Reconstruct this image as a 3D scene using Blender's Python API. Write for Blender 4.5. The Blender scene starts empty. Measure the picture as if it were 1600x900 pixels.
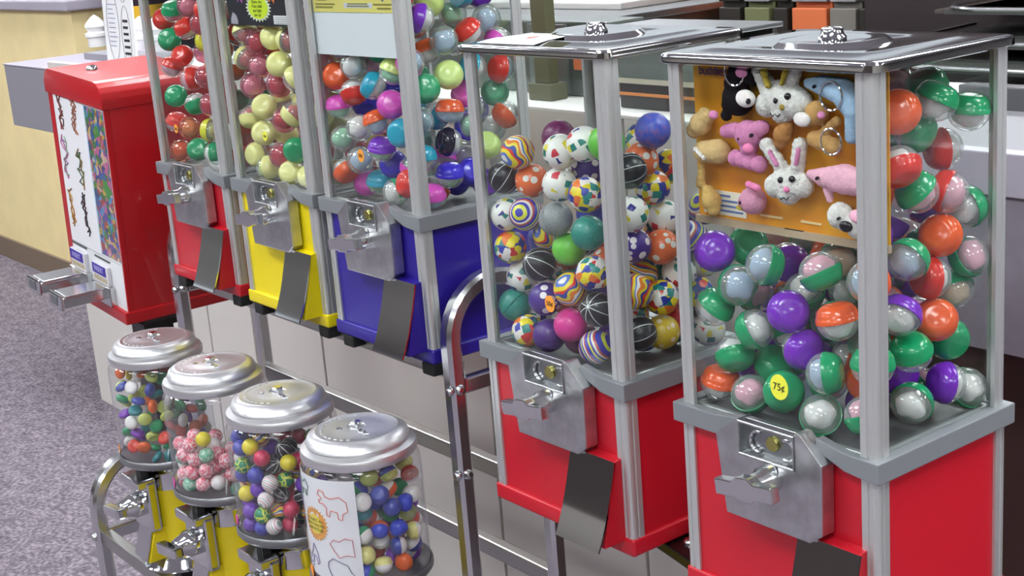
import bpy, bmesh, math, random
from mathutils import Vector, Matrix, Euler, Quaternion

S = bpy.context.scene
C = S.collection
R = math.radians
PI = math.pi
random.seed(11)
Z0 = 0.95                       # height of the plush machine's rim above the floor

# ------------------------------------------------------------------ camera, sky, lights, exposure
cam = bpy.data.objects.new('camera', bpy.data.cameras.new('camera'))
C.objects.link(cam)
cam.data.sensor_width = 36.0
cam.data.lens = 49.94
cam.data.clip_start = 0.02
yaw, pit, rol = R(-53.1375), R(-15.0757), R(-4.6137)
fw = Vector((math.sin(yaw) * math.cos(pit), math.cos(yaw) * math.cos(pit), math.sin(pit)))
rt = Vector((math.cos(yaw), -math.sin(yaw), 0))
up = rt.cross(fw)
rt2 = rt * math.cos(rol) + up * math.sin(rol)
up2 = up * math.cos(rol) - rt * math.sin(rol)
M = Matrix((rt2, up2, -fw)).transposed().to_4x4()
M.translation = Vector((0.7515, -0.9522, Z0 + 0.5034))
cam.matrix_world = M
S.camera = cam

w = bpy.data.worlds.new('hall_light')
S.world = w
w.use_nodes = True
bg = w.node_tree.nodes['Background']
bg.inputs[0].default_value = (0.86, 0.93, 1.0, 1)
bg.inputs[1].default_value = 0.78
S.view_settings.view_transform = 'Standard'
S.view_settings.look = 'None'
S.view_settings.exposure = 0.0
S.view_settings.gamma = 1.0
S.view_settings.use_curve_mapping = False
S.cycles.transparent_max_bounces = 64
S.cycles.max_bounces = 14
S.cycles.caustics_reflective = False
S.cycles.caustics_refractive = False
LIGHT = 19.0                    # strength of the ceiling fittings

# ------------------------------------------------------------------ helpers
def lin(c):
    if isinstance(c, str):
        c = [int(c[i:i + 2], 16) / 255 for i in (0, 2, 4)]
    return tuple(x / 12.92 if x <= 0.04045 else ((x + 0.055) / 1.055) ** 2.4 for x in c) + (1,)

MATS = {}
def new_mat(name):
    m = bpy.data.materials.new(name)
    m.use_nodes = True
    return m, m.node_tree, m.node_tree.nodes['Principled BSDF']

def mat(name, col, rough=0.4, metal=0.0, coat=0.0, bump=None, spec=0.5, sss=0.0, noise=None):
    """plain principled; bump=(scale,strength) fine relief; noise=(scale, amount) slight colour mottling"""
    if name in MATS:
        return MATS[name]
    m, t, b = new_mat(name)
    b.inputs['Base Color'].default_value = lin(col)
    b.inputs['Roughness'].default_value = rough
    b.inputs['Metallic'].default_value = metal
    b.inputs['Coat Weight'].default_value = coat
    b.inputs['Specular IOR Level'].default_value = spec
    N, L = t.nodes, t.links
    if bump or noise:
        tc = N.new('ShaderNodeTexCoord')
    if bump:
        n = N.new('ShaderNodeTexNoise'); n.inputs['Scale'].default_value = bump[0]; n.inputs['Detail'].default_value = 3
        bp = N.new('ShaderNodeBump'); bp.inputs['Strength'].default_value = bump[1]; bp.inputs['Distance'].default_value = 0.002
        L.new(tc.outputs['Object'], n.inputs['Vector']); L.new(n.outputs['Fac'], bp.inputs['Height']); L.new(bp.outputs[0], b.inputs['Normal'])
    if noise:
        n2 = N.new('ShaderNodeTexNoise'); n2.inputs['Scale'].default_value = noise[0]; n2.inputs['Detail'].default_value = 4
        rp = N.new('ShaderNodeValToRGB'); c = lin(col); a = noise[1]
        rp.color_ramp.elements[0].position = 0.35; rp.color_ramp.elements[1].position = 0.68
        rp.color_ramp.elements[0].color = tuple(x * (1 - a) for x in c[:3]) + (1,)
        rp.color_ramp.elements[1].color = tuple(min(1, x * (1 + a)) for x in c[:3]) + (1,)
        L.new(tc.outputs['Object'], n2.inputs['Vector']); L.new(n2.outputs['Fac'], rp.inputs[0]); L.new(rp.outputs[0], b.inputs['Base Color'])
    MATS[name] = m
    return m

def clear(name, tint, body, base=0.05, edge=0.55, bodycol='ffffff', rough=0.04):
    """thin clear sheet: sees through, mirrors more at grazing angles, with a little milky body"""
    if name in MATS:
        return MATS[name]
    m, t, b = new_mat(name)
    N, L = t.nodes, t.links
    out = N['Material Output']
    tr = N.new('ShaderNodeBsdfTransparent'); tr.inputs[0].default_value = lin(tint)
    gl = N.new('ShaderNodeBsdfGlossy'); gl.inputs['Roughness'].default_value = rough
    gl.inputs['Color'].default_value = (1, 1, 1, 1)
    df = N.new('ShaderNodeBsdfDiffuse'); df.inputs[0].default_value = lin(bodycol)
    mx1 = N.new('ShaderNodeMixShader'); mx1.inputs[0].default_value = body
    lw = N.new('ShaderNodeLayerWeight'); lw.inputs[0].default_value = 0.5
    pw = N.new('ShaderNodeMath'); pw.operation = 'POWER'; pw.inputs[1].default_value = 3.0
    ml = N.new('ShaderNodeMath'); ml.operation = 'MULTIPLY_ADD'; ml.inputs[1].default_value = edge; ml.inputs[2].default_value = base
    mx2 = N.new('ShaderNodeMixShader')
    L.new(tr.outputs[0], mx1.inputs[1]); L.new(df.outputs[0], mx1.inputs[2])
    L.new(lw.outputs['Facing'], pw.inputs[0]); L.new(pw.outputs[0], ml.inputs[0]); L.new(ml.outputs[0], mx2.inputs[0])
    L.new(mx1.outputs[0], mx2.inputs[1]); L.new(gl.outputs[0], mx2.inputs[2])
    L.new(mx2.outputs[0], out.inputs['Surface'])
    N.remove(b)
    MATS[name] = m
    return m

def obj(name, bm, m, parent=None, smooth=False, angle=None):
    me = bpy.data.meshes.new(name)
    bmesh.ops.recalc_face_normals(bm, faces=bm.faces)
    bm.to_mesh(me); bm.free()
    if smooth:
        me.polygons.foreach_set('use_smooth', [True] * len(me.polygons))
        me.set_sharp_from_angle(angle=R(angle or 40))
    if m:
        me.materials.append(m)
    o = bpy.data.objects.new(name, me)
    C.objects.link(o)
    if parent:
        o.parent = parent
    return o

def tag(o, label, cat, group=None, kind=None):
    o['label'] = label
    if cat: o['category'] = cat
    if group: o['group'] = group
    if kind: o['kind'] = kind
    return o

def thing(name, label, cat, loc=(0, 0, 0), rot=(0, 0, 0), group=None):
    o = bpy.data.objects.new(name, None)
    C.objects.link(o)
    o.empty_display_size = 0.03
    o.location = loc; o.rotation_euler = rot
    return tag(o, label, cat, group)

def struct(name, bm, m, parent=None, smooth=False):
    o = obj(name, bm, m, parent, smooth)
    if not parent: o['kind'] = 'structure'
    return o

def BOX(x0, y0, z0, x1, y1, z1, bev=0.0, seg=2, bm=None):
    b = bmesh.new()
    r = bmesh.ops.create_cube(b, size=1)
    for v in b.verts:
        v.co = Vector(((x0 + x1) / 2 + v.co.x * (x1 - x0), (y0 + y1) / 2 + v.co.y * (y1 - y0), (z0 + z1) / 2 + v.co.z * (z1 - z0)))
    if bev:
        bmesh.ops.bevel(b, geom=b.edges[:], offset=bev, segments=seg, profile=0.6, affect='EDGES')
    if bm is None:
        return b
    return merge(bm, b)

def merge(a, b):
    me = bpy.data.meshes.new('tmp')
    b.to_mesh(me); b.free(); a.from_mesh(me); bpy.data.meshes.remove(me)
    return a

def PRISM(poly, axis, a0, a1, bev=0.0):
    """polygon in the plane across axis, extruded from a0 to a1.  axis 'y': poly=(x,z); 'x': poly=(y,z); 'z': poly=(x,y)"""
    b = bmesh.new()
    def P(p, a):
        return {'y': (p[0], a, p[1]), 'x': (a, p[0], p[1]), 'z': (p[0], p[1], a)}[axis]
    v0 = [b.verts.new(P(p, a0)) for p in poly]
    v1 = [b.verts.new(P(p, a1)) for p in poly]
    n = len(poly)
    b.faces.new(v0); b.faces.new(v1[::-1])
    for i in range(n):
        b.faces.new((v0[i], v1[i], v1[(i + 1) % n], v0[(i + 1) % n]))
    bmesh.ops.recalc_face_normals(b, faces=b.faces)
    if bev:
        bmesh.ops.bevel(b, geom=b.edges[:], offset=bev, segments=2, profile=0.6, affect='EDGES')
    return b

def LATHE(prof, seg=48, c=(0, 0, 0), axis='z', wob=None):
    b = bmesh.new()
    rings = []
    def T(x, y, z):
        if axis == 'z': p = (x, y, z)
        elif axis == 'y': p = (x, z, y)
        else: p = (z, x, y)
        return (p[0] + c[0], p[1] + c[1], p[2] + c[2])
    for (r, z) in prof:
        if r < 1e-7:
            rings.append([b.verts.new(T(0, 0, z))])
        else:
            ring = []
            for i in range(seg):
                a = 2 * PI * i / seg
                rr = r * (wob(a, r, z) if wob else 1)
                ring.append(b.verts.new(T(rr * math.cos(a), rr * math.sin(a), z)))
            rings.append(ring)
    for A, B in zip(rings, rings[1:]):
        if len(A) == 1 and len(B) == 1: continue
        for i in range(seg):
            j = (i + 1) % seg
            if len(A) == 1: b.faces.new((A[0], B[i], B[j]))
            elif len(B) == 1: b.faces.new((A[i], A[j], B[0]))
            else: b.faces.new((A[i], A[j], B[j], B[i]))
    return b

def CYL(c, r, h, axis='z', seg=24, bev=0.0):
    z = {'z': 2, 'y': 1, 'x': 0}[axis]
    if bev:
        pr = [(0, 0), (r - bev, 0), (r, bev), (r, h - bev), (r - bev, h), (0, h)]
    else:
        pr = [(0, 0), (r, 0), (r, h), (0, h)]
    return LATHE(pr, seg, c, axis)

def SWEEP(path, sec, side=Vector((1, 0, 0)), closed=False):
    """section (a along side, b along normal) swept on a path"""
    b = bmesh.new(); rings = []
    n = len(path); P = [Vector(p) for p in path]
    for i in range(n):
        t = (P[min(i + 1, n - 1)] - P[max(i - 1, 0)]).normalized()
        if closed: t = (P[(i + 1) % n] - P[(i - 1) % n]).normalized()
        s = (side - t * side.dot(t)).normalized()
        nn = t.cross(s)
        rings.append([b.verts.new(P[i] + s * a + nn * q) for a, q in sec])
    m = len(sec)
    for k in range(n if closed else n - 1):
        A, B = rings[k], rings[(k + 1) % n]
        for i in range(m):
            b.faces.new((A[i], A[(i + 1) % m], B[(i + 1) % m], B[i]))
    if not closed:
        b.faces.new(rings[0]); b.faces.new(rings[-1][::-1])
    return b

def TUBE(path, r, seg=8, closed=False, side=Vector((0, 0, 1))):
    sec = [(r * math.cos(2 * PI * i / seg), r * math.sin(2 * PI * i / seg)) for i in range(seg)]
    return SWEEP(path, sec, side, closed)

def rsec(wd, ht, c):
    """rounded rectangle section"""
    out = []
    for sx, sy, a0 in ((1, 1, 0), (-1, 1, 90), (-1, -1, 180), (1, -1, 270)):
        for k in range(2):
            a = R(a0 + k * 90)
            out.append((sx * (wd / 2 - c) + c * math.cos(a), sy * (ht / 2 - c) + c * math.sin(a)))
    return out

def FLAT(poly, axis, a, th):
    return PRISM(poly, axis, a, a + th)

def text(name, body, size, loc, rot, m, parent, ext=0.0001, align='CENTER', sx=1.0):
    cu = bpy.data.curves.new(name, 'FONT')
    cu.body = body; cu.size = size; cu.extrude = ext; cu.align_x = align; cu.align_y = 'CENTER'
    cu.space_line = 0.85
    t = bpy.data.objects.new(name, cu)
    C.objects.link(t)
    dg = bpy.context.evaluated_depsgraph_get()
    me = bpy.data.meshes.new_from_object(t.evaluated_get(dg))
    bpy.data.objects.remove(t); bpy.data.curves.remove(cu)
    me.materials.clear(); me.materials.append(m)
    o = bpy.data.objects.new(name, me)
    C.objects.link(o)
    o.location = loc; o.rotation_euler = rot; o.scale = (sx, 1, 1)
    if parent: o.parent = parent
    return o

def star_poly(r0, r1, n, sx=1.0, sz=1.0, c=(0, 0)):
    return [(c[0] + sx * (r0 if i % 2 else r1) * math.cos(PI * i / n), c[1] + sz * (r0 if i % 2 else r1) * math.sin(PI * i / n)) for i in range(2 * n)]

def ell(rx, rz, n=24, c=(0, 0)):
    return [(c[0] + rx * math.cos(2 * PI * i / n), c[1] + rz * math.sin(2 * PI * i / n)) for i in range(n)]

# ------------------------------------------------------------------ materials
CHROME = mat('chrome', 'd8dadc', 0.07, 1.0)
CHROME_SOFT = mat('worn_chrome', 'd2d4d6', 0.2, 1.0, bump=(60, 0.06))
ALU = mat('aluminium_extrusion', 'd2d5d4', 0.42, 0.7)
ZINC = mat('cast_zinc', 'c4c6c8', 0.36, 1.0, bump=(180, 0.22), noise=(55, 0.12))
RIMGREY = mat('grey_cast_rim', '8b9094', 0.5, 0.35)
LIDCAST = mat('satin_cast_lid', 'dcdde0', 0.34, 0.85, bump=(240, 0.05))
GLASS = clear('clear_panel', 'fbfdfc', 0.0, 0.018, 0.35, rough=0.02)
JAR = clear('clear_jar_plastic', 'f7f8fa', 0.03, 0.035, 0.55, rough=0.05)
RUBBER = mat('black_rubber', '17191a', 0.6)
BLACKM = mat('black_metal', '141214', 0.35, 0.3)
DARK = mat('dark_recess', '1a1a1c', 0.7)
WHITEP = mat('white_paper', 'eceef0', 0.75)
INK = mat('black_ink', '1c1a1c', 0.7)
PAINT = {'red': mat('red_paint', 'c2182a', 0.38, coat=0.15, bump=(350, 0.12)), 'yellow': mat('yellow_paint', 'f0dc10', 0.4, coat=0.12, bump=(350, 0.1)),
         'blue': mat('blue_paint', '2a1c92', 0.38, coat=0.15, bump=(350, 0.12))}
CAPC = dict(green='18a068', purple='7c2ec4', orange='f0602a', red='e0372c', teal='2aa6c6', magenta='e052c2', blue='3f2fd4', lime='d6ec8c',
            clear='aab8b6', black='1c1830', butter='f2f0a0', pinkclear='e2a0b4', orangeclear='eba07c', yellow='e4e43c')
TOYC = dict(white='f6f4f2', pink='f2a8c0', blue='a9c6e2', tan='d8bc96', red='d8504a', green='8fdcae', lime='d2e67a', orange='ef8a4e')
CLEARCAP = clear('frosted_cap', 'd5dedb', 0.22, 0.08, 0.5, bodycol='b9c6c4')
DOME = clear('clear_dome', 'fafbfb', 0.2, 0.06, 0.6, bodycol='f4f6f8')
DOMES = {'pinkclear': clear('pink_dome', 'f0b6c4', 0.2, 0.06, 0.55, bodycol='e79ab0'), 'orangeclear': clear('orange_dome', 'f6c0a0', 0.2, 0.06, 0.55, bodycol='ee9a72')}
def cap_mat(c):
    if c == 'clear': return CLEARCAP
    if c == 'pinkclear': return DOMES['pinkclear']
    if c == 'orangeclear': return DOMES['orangeclear']
    return mat('cap_plastic_' + c, CAPC[c], 0.22, coat=0.3)

# ------------------------------------------------------------------ the setting
def carpet_mat():
    m, t, b = new_mat('mottled_carpet'); N, L = t.nodes, t.links
    tc = N.new('ShaderNodeTexCoord')
    n1 = N.new('ShaderNodeTexNoise'); n1.inputs['Scale'].default_value = 90; n1.inputs['Detail'].default_value = 6
    n2 = N.new('ShaderNodeTexNoise'); n2.inputs['Scale'].default_value = 22; n2.inputs['Detail'].default_value = 3
    mx = N.new('ShaderNodeMath'); mx.operation = 'MULTIPLY_ADD'; mx.inputs[1].default_value = 0.45
    rp = N.new('ShaderNodeValToRGB')
    e = rp.color_ramp.elements
    e[0].position = 0.5; e[0].color = lin('544e58'); e[1].position = 0.9; e[1].color = lin('928a92')
    x = e.new(0.7); x.color = lin('6f6871')
    bp = N.new('ShaderNodeBump'); bp.inputs['Strength'].default_value = 0.5; bp.inputs['Distance'].default_value = 0.004
    L.new(tc.outputs['Object'], n1.inputs['Vector']); L.new(tc.outputs['Object'], n2.inputs['Vector'])
    L.new(n2.outputs['Fac'], mx.inputs[0]); L.new(n1.outputs['Fac'], mx.inputs[2]); L.new(mx.outputs[0], rp.inputs[0])
    L.new(rp.outputs[0], b.inputs['Base Color']); L.new(n1.outputs['Fac'], bp.inputs['Height']); L.new(bp.outputs[0], b.inputs['Normal'])
    b.inputs['Roughness'].default_value = 0.95; b.inputs['Specular IOR Level'].default_value = 0.1
    return m
struct('floor', BOX(-26, -6, -0.05, 5, 6, 0), carpet_mat())
struct('ceiling', BOX(-11, -6, 3.0, 5, 6, 3.1), mat('ceiling_tile', 'd9d8de', 0.9))
struct('wall_back', BOX(-3.2, 5.9, 0, 5, 6.0, 3.0), mat('far_wall', '6d6a6a', 0.8))
struct('reflection_wall_front', BOX(-26, -6.1, 0, 5, -6.0, 3.0), mat('reflection_wall', 'a8a29c', 0.8))  # unseen far wall, added for the chrome to mirror
struct('reflection_band_front', BOX(-26, -6.0, 0, 5, -5.96, 1.05, .01), mat('dark_reflection_band', '443a38', 0.5))  # unseen dark band, added to shape reflections in the chute doors
struct('wall_right', BOX(5, -6, 0, 5.1, 6, 3.0), mat('side_wall', '9a948c', 0.8))
# ceiling fittings: the hall's own lamps
lampm, lt, lb = new_mat('lamp_diffuser')
lb.inputs['Base Color'].default_value = (1, 1, 1, 1)
lb.inputs['Emission Color'].default_value = (0.96, 0.985, 1.0, 1); lb.inputs['Emission Strength'].default_value = LIGHT
FRAMEW = mat('white_enamel', 'e8e8e8', 0.4)
k = 0
for lx in (-6.3, -3.9, -1.5, 0.9, 3.3):
    for ly in (-3.6, -1.4, 0.8, 3.0):
        lab = 'flush fluorescent ceiling light, ' + {-6.3: 'leftmost', -3.9: 'second from left', -1.5: 'middle', .9: 'second from right', 3.3: 'rightmost'}[lx] + ' in the ' + {-3.6: 'frontmost', -1.4: 'second', .8: 'third', 3.0: 'rearmost'}[ly] + ' row'
        t = thing('ceiling_light', lab, 'ceiling light', (lx, ly, 2.92), group='ceiling lights above the hall')
        obj('frame', SWEEP([(-.62, -.32, .04), (.62, -.32, .04), (.62, .32, .04), (-.62, .32, .04)], rsec(0.05, 0.05, 0.01), Vector((0, 0, 1)), True), FRAMEW, t)
        obj('diffuser', BOX(-.6, -.3, .03, .6, .3, .05), lampm, t)

# low yellow wall on the left, with its cap and baseboard
YEL = mat('pale_yellow_wall', 'efdca4', 0.85, noise=(6, 0.04))
struct('wall_left', BOX(-11, 1.154, 0, -4.79, 1.30, Z0 + .235), YEL)
struct('wall_left_return', BOX(-4.92, 1.30, 0, -4.79, 4.2, Z0 + .235), YEL)
CAPM = mat('lavender_laminate', 'a8a2b0', 0.5)
struct('trim_1', BOX(-11, 1.125, Z0 + .235, -4.76, 1.33, Z0 + .275, 0.006), CAPM)
struct('trim_2', BOX(-4.95, 1.33, Z0 + .235, -4.76, 4.2, Z0 + .275, 0.006), CAPM)
struct('baseboard_left', BOX(-11, 1.142, 0, -4.79, 1.156, .10, 0.002), mat('brown_vinyl_base', '7b6a58', 0.6))

# counter behind the machines
CW = mat('white_laminate', 'd6d2cc', 0.5, noise=(3, 0.03))
CG = mat('grey_laminate', '8e8d95', 0.55)
ctr = thing('counter', 'long white panelled counter behind the machines with grey end block', 'counter', (-2.0, .602, 0))
def cl(b): 
    bmesh.ops.translate(b, verts=b.verts, vec=Vector((2.0, -.602, 0))); return b
edges = [-3.60, -2.69, -2.43, -2.08, -1.42, -.985, -.55]
for a, b in zip(edges, edges[1:]):
    obj('front_panel', cl(BOX(a + .004, .602, 0.0, b - .004, .622, Z0 + .150, .0015, 1)), CW, ctr)
obj('core', cl(BOX(-3.58, .622, 0.0, -.55, 1.10, Z0 + .10)), DARK, ctr)
obj('end_block', cl(BOX(-4.00, .602, Z0 - .075, -3.02, 1.10, Z0 + .125, .004)), CG, ctr)
obj('block_top', cl(BOX(-4.003, .599, Z0 + .125, -3.02, 1.10, Z0 + .129, .001)), CAPM, ctr)
obj('raised_ledge', cl(BOX(-3.75, .78, Z0 + .129, -3.03, .88, Z0 + .150, .002)), CG, ctr)
obj('worktop', cl(BOX(-3.02, .602, Z0 + .150, -.55, 1.10, Z0 + .156, .001)), mat('white_worktop', 'e6e4e2', 0.4), ctr)
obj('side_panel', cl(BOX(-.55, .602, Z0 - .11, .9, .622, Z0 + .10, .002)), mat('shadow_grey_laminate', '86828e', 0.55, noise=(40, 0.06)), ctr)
obj('side_fascia', cl(BOX(-.55, .596, Z0 + .10, .9, .622, Z0 + .156, .002)), mat('lavender_fascia', 'b3b0bd', 0.5), ctr)
obj('side_worktop', cl(BOX(-.55, .622, Z0 + .142, .9, .90, Z0 + .152)), mat('steel_worktop', '8f8f94', 0.5, 0.5), ctr)
obj('back_rail', cl(BOX(-.55, .90, Z0 + .05, .9, .93, Z0 + .187, .003)), mat('grey_steel_rail', '66666a', 0.4, 0.6), ctr)
obj('recess', cl(BOX(-.55, .76, 0, .9, .78, Z0 - .05)), mat('painted_recess_shade', '4a2f2c', 0.7), ctr)  # shade of the open recess, painted as a dark brown sheet

# menu card, fence caps and bottle on and behind the counter
mc = thing('menu_card', 'tall white printed card with thin ovals standing on counter', 'sign', (-3.155, .66, Z0 + .1295), (R(-3), 0, R(-4)))
obj('card', BOX(-.125, -.002, 0, .125, .002, .44), WHITEP, mc)
GREYL = mat('grey_print', 'a8a4a8', 0.8); REDL = mat('red_print', 'd0605a', 0.8); BLUL = mat('blue_grey_print', '8c8cae', 0.8)
def ring_flat(name, rx, rz, cx, cz, th, m, parent, y=-.0025):
    P = [(cx + rx * math.cos(2 * PI * i / 32), y, cz + rz * math.sin(2 * PI * i / 32)) for i in range(32)]
    return obj(name, TUBE(P, th, 4, True, Vector((0, 1, 0))), m, parent)
for cx, cz, rx, rz in ((-.055, .335, .045, .11), (.055, .325, .05, .13), (-.045, .13, .05, .10), (.06, .10, .036, .085)):
    ring_flat('oval_print', rx, rz, cx, cz, .0012, GREYL, mc)
bm = bmesh.new()
for i in range(13): bm = BOX(-.08, -.0032, .25 + i * .013, -.08 + .03 + .025 * random.random(), -.002, .2525 + i * .013, bm=bm)
for i in range(14): bm = BOX(.025, -.0032, .22 + i * .014, .05 + .04 * random.random(), -.002, .2225 + i * .014, bm=bm)
for i in range(10): bm = BOX(-.08, -.0032, .07 + i * .013, -.05 + .04 * random.random(), -.002, .0722 + i * .013, bm=bm)
o = obj('fine_print', bm, BLUL, mc); o['kind'] = 'stuff'
bm = bmesh.new()
for i in range(6): bm = BOX(.04, -.0034, .05 + i * .018, .075 + .01 * random.random(), -.002, .057 + i * .018, bm=bm)
o = obj('bold_print', bm, INK, mc); o['kind'] = 'stuff'
bm = TUBE([(-.075 + .007 * i, -.003, .225 + (.008 if i % 2 else -.008)) for i in range(10)], .0016, 4, False, Vector((0, 1, 0)))
obj('red_scrawl', bm, REDL, mc)
WV = mat('white_vinyl', 'f0f0f0', 0.45)
pf = thing('picket_fence', 'white vinyl post caps rising behind the menu card', 'fence', (-3.9, 0.98, Z0 + .129))
pp = [(.0, .112), (.014, .103), (.034, .082), (.038, .070), (.030, .058), (.030, .052), (.040, .048), (.040, .036), (.034, .032), (.034, 0), (0, 0)]
for px in (-.32, .07, .19):
    obj('picket', LATHE([(a, z) for a, z in pp], 20, (px, 0.04, 0)), WV, pf, True)
for i, (bx, by, lab) in enumerate(((-4.36, 1.27, 'dark bottle with yellow label band behind the white fence caps'),)):
    bt = thing('bottle', lab, 'bottle', (bx, by, Z0 - .05))
    obj('glass_body', LATHE([(0, 0), (.075, 0), (.08, .01), (.08, .36), (.07, .42), (.03, .50), (.03, .60), (0, .60)], 28, (0, 0, 0)), mat('dark_bottle', '2c1e2c', 0.25), bt, True)
    obj('label_band', LATHE([(.0805, .255), (.0815, .255), (.0815, .30), (.0805, .30)], 28), mat('yellow_label', 'dcae20', 0.6), bt, True)
sh = thing('storage_shelf', 'dark plum shelving standing behind fence caps and bottle', 'shelf', (-4.3, 1.6, 0))
obj('back_board', BOX(-.38, .1, 0, 1.0, .14, 1.9), mat('plum_board', '4b4250', 0.7), sh)
for z in (.87, 1.55): obj('shelf_board', BOX(-.38, -.42, z, 1.0, .1, z + .03), mat('plum_shelf', '5d5360', 0.6), sh)
for x in (-.38, .97): obj('side_board', BOX(x, -.12, 0, x + .03, .1, 1.9), mat('plum_board', '4b4250', 0.7), sh)

# serving equipment behind the counter
STEEL = mat('brushed_steel', '8f9294', 0.32, 0.9, bump=(30, 0.05))
STEELD = mat('dark_steel', '5e615e', 0.4, 0.7)
OLIVE = mat('olive_post_paint', '56563c', 0.5)
ORANGE = mat('orange_laminate', 'cc6a3e', 0.5)
dc = thing('display_case', 'low counter display case with glass front coloured with grey reflection and orange stripe', 'display case', (-.75, .66, Z0 + .1565))
obj('base', BOX(-.30, 0, 0, -.03, .10, .042, .002), mat('black_laminate', '221e20', 0.4), dc)
obj('stripe', BOX(-.30, -.002, .022, -.03, 0, .027), mat('orange_stripe', 'c8793a', 0.5), dc)
obj('glass_front', BOX(-.30, .004, .05, -.03, .012, .13), mat('reflection_grey_glass', '6f7876', 0.12, 0.0, spec=0.6), dc)  # grey-green reflection is put into the glass colour
obj('bead_trim', BOX(-.30, -.001, .042, -.03, .012, .05), mat('cream_trim', 'b9b2a2', 0.5), dc)
obj('top', BOX(-.31, -.004, .130, -.02, .10, .138, .002), STEEL, dc)
obj('rear_panel', BOX(-.30, .085, .042, -.03, .095, .13), STEELD, dc)
d2 = thing('steel_cabinet', 'dull green grey steel unit left of the olive post', 'cabinet', (-1.5, .72, Z0 + .1565))
obj('body', BOX(-.35, 0, 0, .36, .09, .135, .003), mat('green_grey_panel', '59605c', 0.25, 0.2), d2)
obj('door', BOX(.14, -.006, .004, .25, 0, .13, .001), mat('paler_green_panel', '6d7672', 0.25, 0.2), d2)
obj('handle', BOX(.275, -.012, .05, .30, 0, .075, .002), ORANGE, d2)
po = thing('support_post', 'square olive brown post rising from counter behind lid', 'post', (-1.262, .675, Z0 + .1565))
obj('shaft', BOX(-.020, -.012, .03, .020, .012, 1.6, .002), OLIVE, po)
obj('foot_plate', BOX(-.032, -.02, 0, .032, .02, .03, .002), OLIVE, po)
# a run of units going back into the kitchen
e1 = thing('steel_counter', 'steel prep counter with pale top running back into kitchen', 'counter', (-2.6, 2.0, 0))
obj('body', BOX(-.66, -.35, 0, .42, 1.6, Z0 + .17, .004), mat('green_grey_steel', '6b706c', 0.35, 0.5), e1)
obj('top', BOX(-.69, -.38, Z0 + .17, .45, 1.6, Z0 + .19, .004), STEEL, e1)
obj('tray', BOX(-.6, -.2, Z0 + .19, .3, 1.2, Z0 + .21, .004), mat('pale_tray', 'c9c8c6', 0.35, 0.3), e1)
obj('edge_rail', BOX(.45, -.38, Z0 + .09, .462, 1.6, Z0 + .10), STEEL, e1)
e2 = thing('grey_cabinet', 'grey kitchen cabinet with orange top panel', 'cabinet', (-2.02, 1.82, 0))
obj('body', BOX(-.1, 0, 0, .09, .9, Z0 + .13, .004), mat('mid_grey_panel', '85837f', 0.4), e2)
obj('top_panel', BOX(-.1, .25, Z0 + .13, .09, .9, Z0 + .28, .004), ORANGE, e2)
obj('badge', BOX(.03, -.006, Z0 + .03, .06, 0, Z0 + .08), ORANGE, e2)
# upright kitchen cupboards: one thing per coloured unit
yk = 1.8
for a, b, m, lab in ((-1.92, -1.84, 'black', 'black upright kitchen unit left of the olive cupboard'), (-1.83, -1.74, 'olive', 'olive green upright kitchen cupboard'),
                     (-1.73, -1.68, 'black', 'narrow black upright unit between olive and orange cupboards'), (-1.67, -1.555, 'orange', 'orange upright kitchen cupboard panel'),
                     (-1.55, -1.465, 'grey', 'brown grey upright kitchen cupboard right of orange one'), (-1.46, -1.435, 'black', 'thin black upright post right of grey cupboard')):
    c = thing('kitchen_cupboard', lab, 'cupboard', ((a + b) / 2, yk, 0))
    hw = (b - a) / 2
    cm = {'black': mat('black_unit', '2a2622', 0.4), 'olive': mat('olive_unit', '676a48', 0.5), 'orange': ORANGE, 'grey': mat('taupe_unit', '74706a', 0.45)}[m]
    obj('carcass', BOX(-hw, 0.02, 0, hw, .45, Z0 + .55, .003), cm, c)
    obj('door', BOX(-hw + .003, 0, .05, hw - .003, .02, Z0 + .20, .003), cm, c)
    obj('upper_door', BOX(-hw + .003, 0, Z0 + .215, hw - .003, .02, Z0 + .54, .003), mat('pale_grey_unit', '8f8e92', 0.45) if m != 'black' else cm, c)
# steel shelving with bottles, far right
rk = thing('steel_shelving', 'dark steel shelving unit with bright rails behind plush machine', 'shelf', (-.6, 1.25, 0))
obj('back_sheet', BOX(-.80, .5, 0, 1.3, .52, Z0 + .75), mat('dark_brown_sheet', '3c3436', 0.4, 0.4), rk)
for z, d in ((.085, -.12), (.155, 0), (.185, .12), (.235, .24)):
    obj('rail', TUBE([(-.45, d + .3, Z0 + z), (-.43, d + .08, Z0 + z), (-.40, d + .03, Z0 + z), (-.34, d, Z0 + z), (1.3, d, Z0 + z)], .0045, 8), CHROME_SOFT, rk, True)
    obj('shelf_board', BOX(-.42, d + .03, Z0 + z - .014, 1.3, .5, Z0 + z - .006), STEELD, rk)
obj('shelf_board', BOX(-.45, .28, Z0 + .2215, 1.3, .5, Z0 + .229), mat('brown_board', '4c423e', 0.5), rk)
for i in range(9):
    bx = -.95 + i * .085; dark = i % 3
    nm = ['clear', 'dark green', 'smoky'][dark]
    b = obj('bottle', LATHE([(0, 0), (.028, 0), (.03, .005), (.03, .16), (.012, .21), (.012, .25), (0, .25)], 16), [mat('smoky_bottle', '7d8890', 0.15), mat('green_bottle', '33402f', 0.15), mat('brown_bottle', '4c3c38', 0.15)][dark], None, True)
    b.location = (bx + .12, 1.655, Z0 + .2295)
    tag(b, ['smoky grey bottle', 'dark green bottle', 'brown bottle'][dark] + ' on the back shelf, ' + ['leftmost', 'second from left', 'third from left', 'fourth from left', 'fifth from left', 'fourth from right', 'third from right', 'second from right', 'rightmost'][i], 'bottle', 'bottles on the back shelf')


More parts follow.
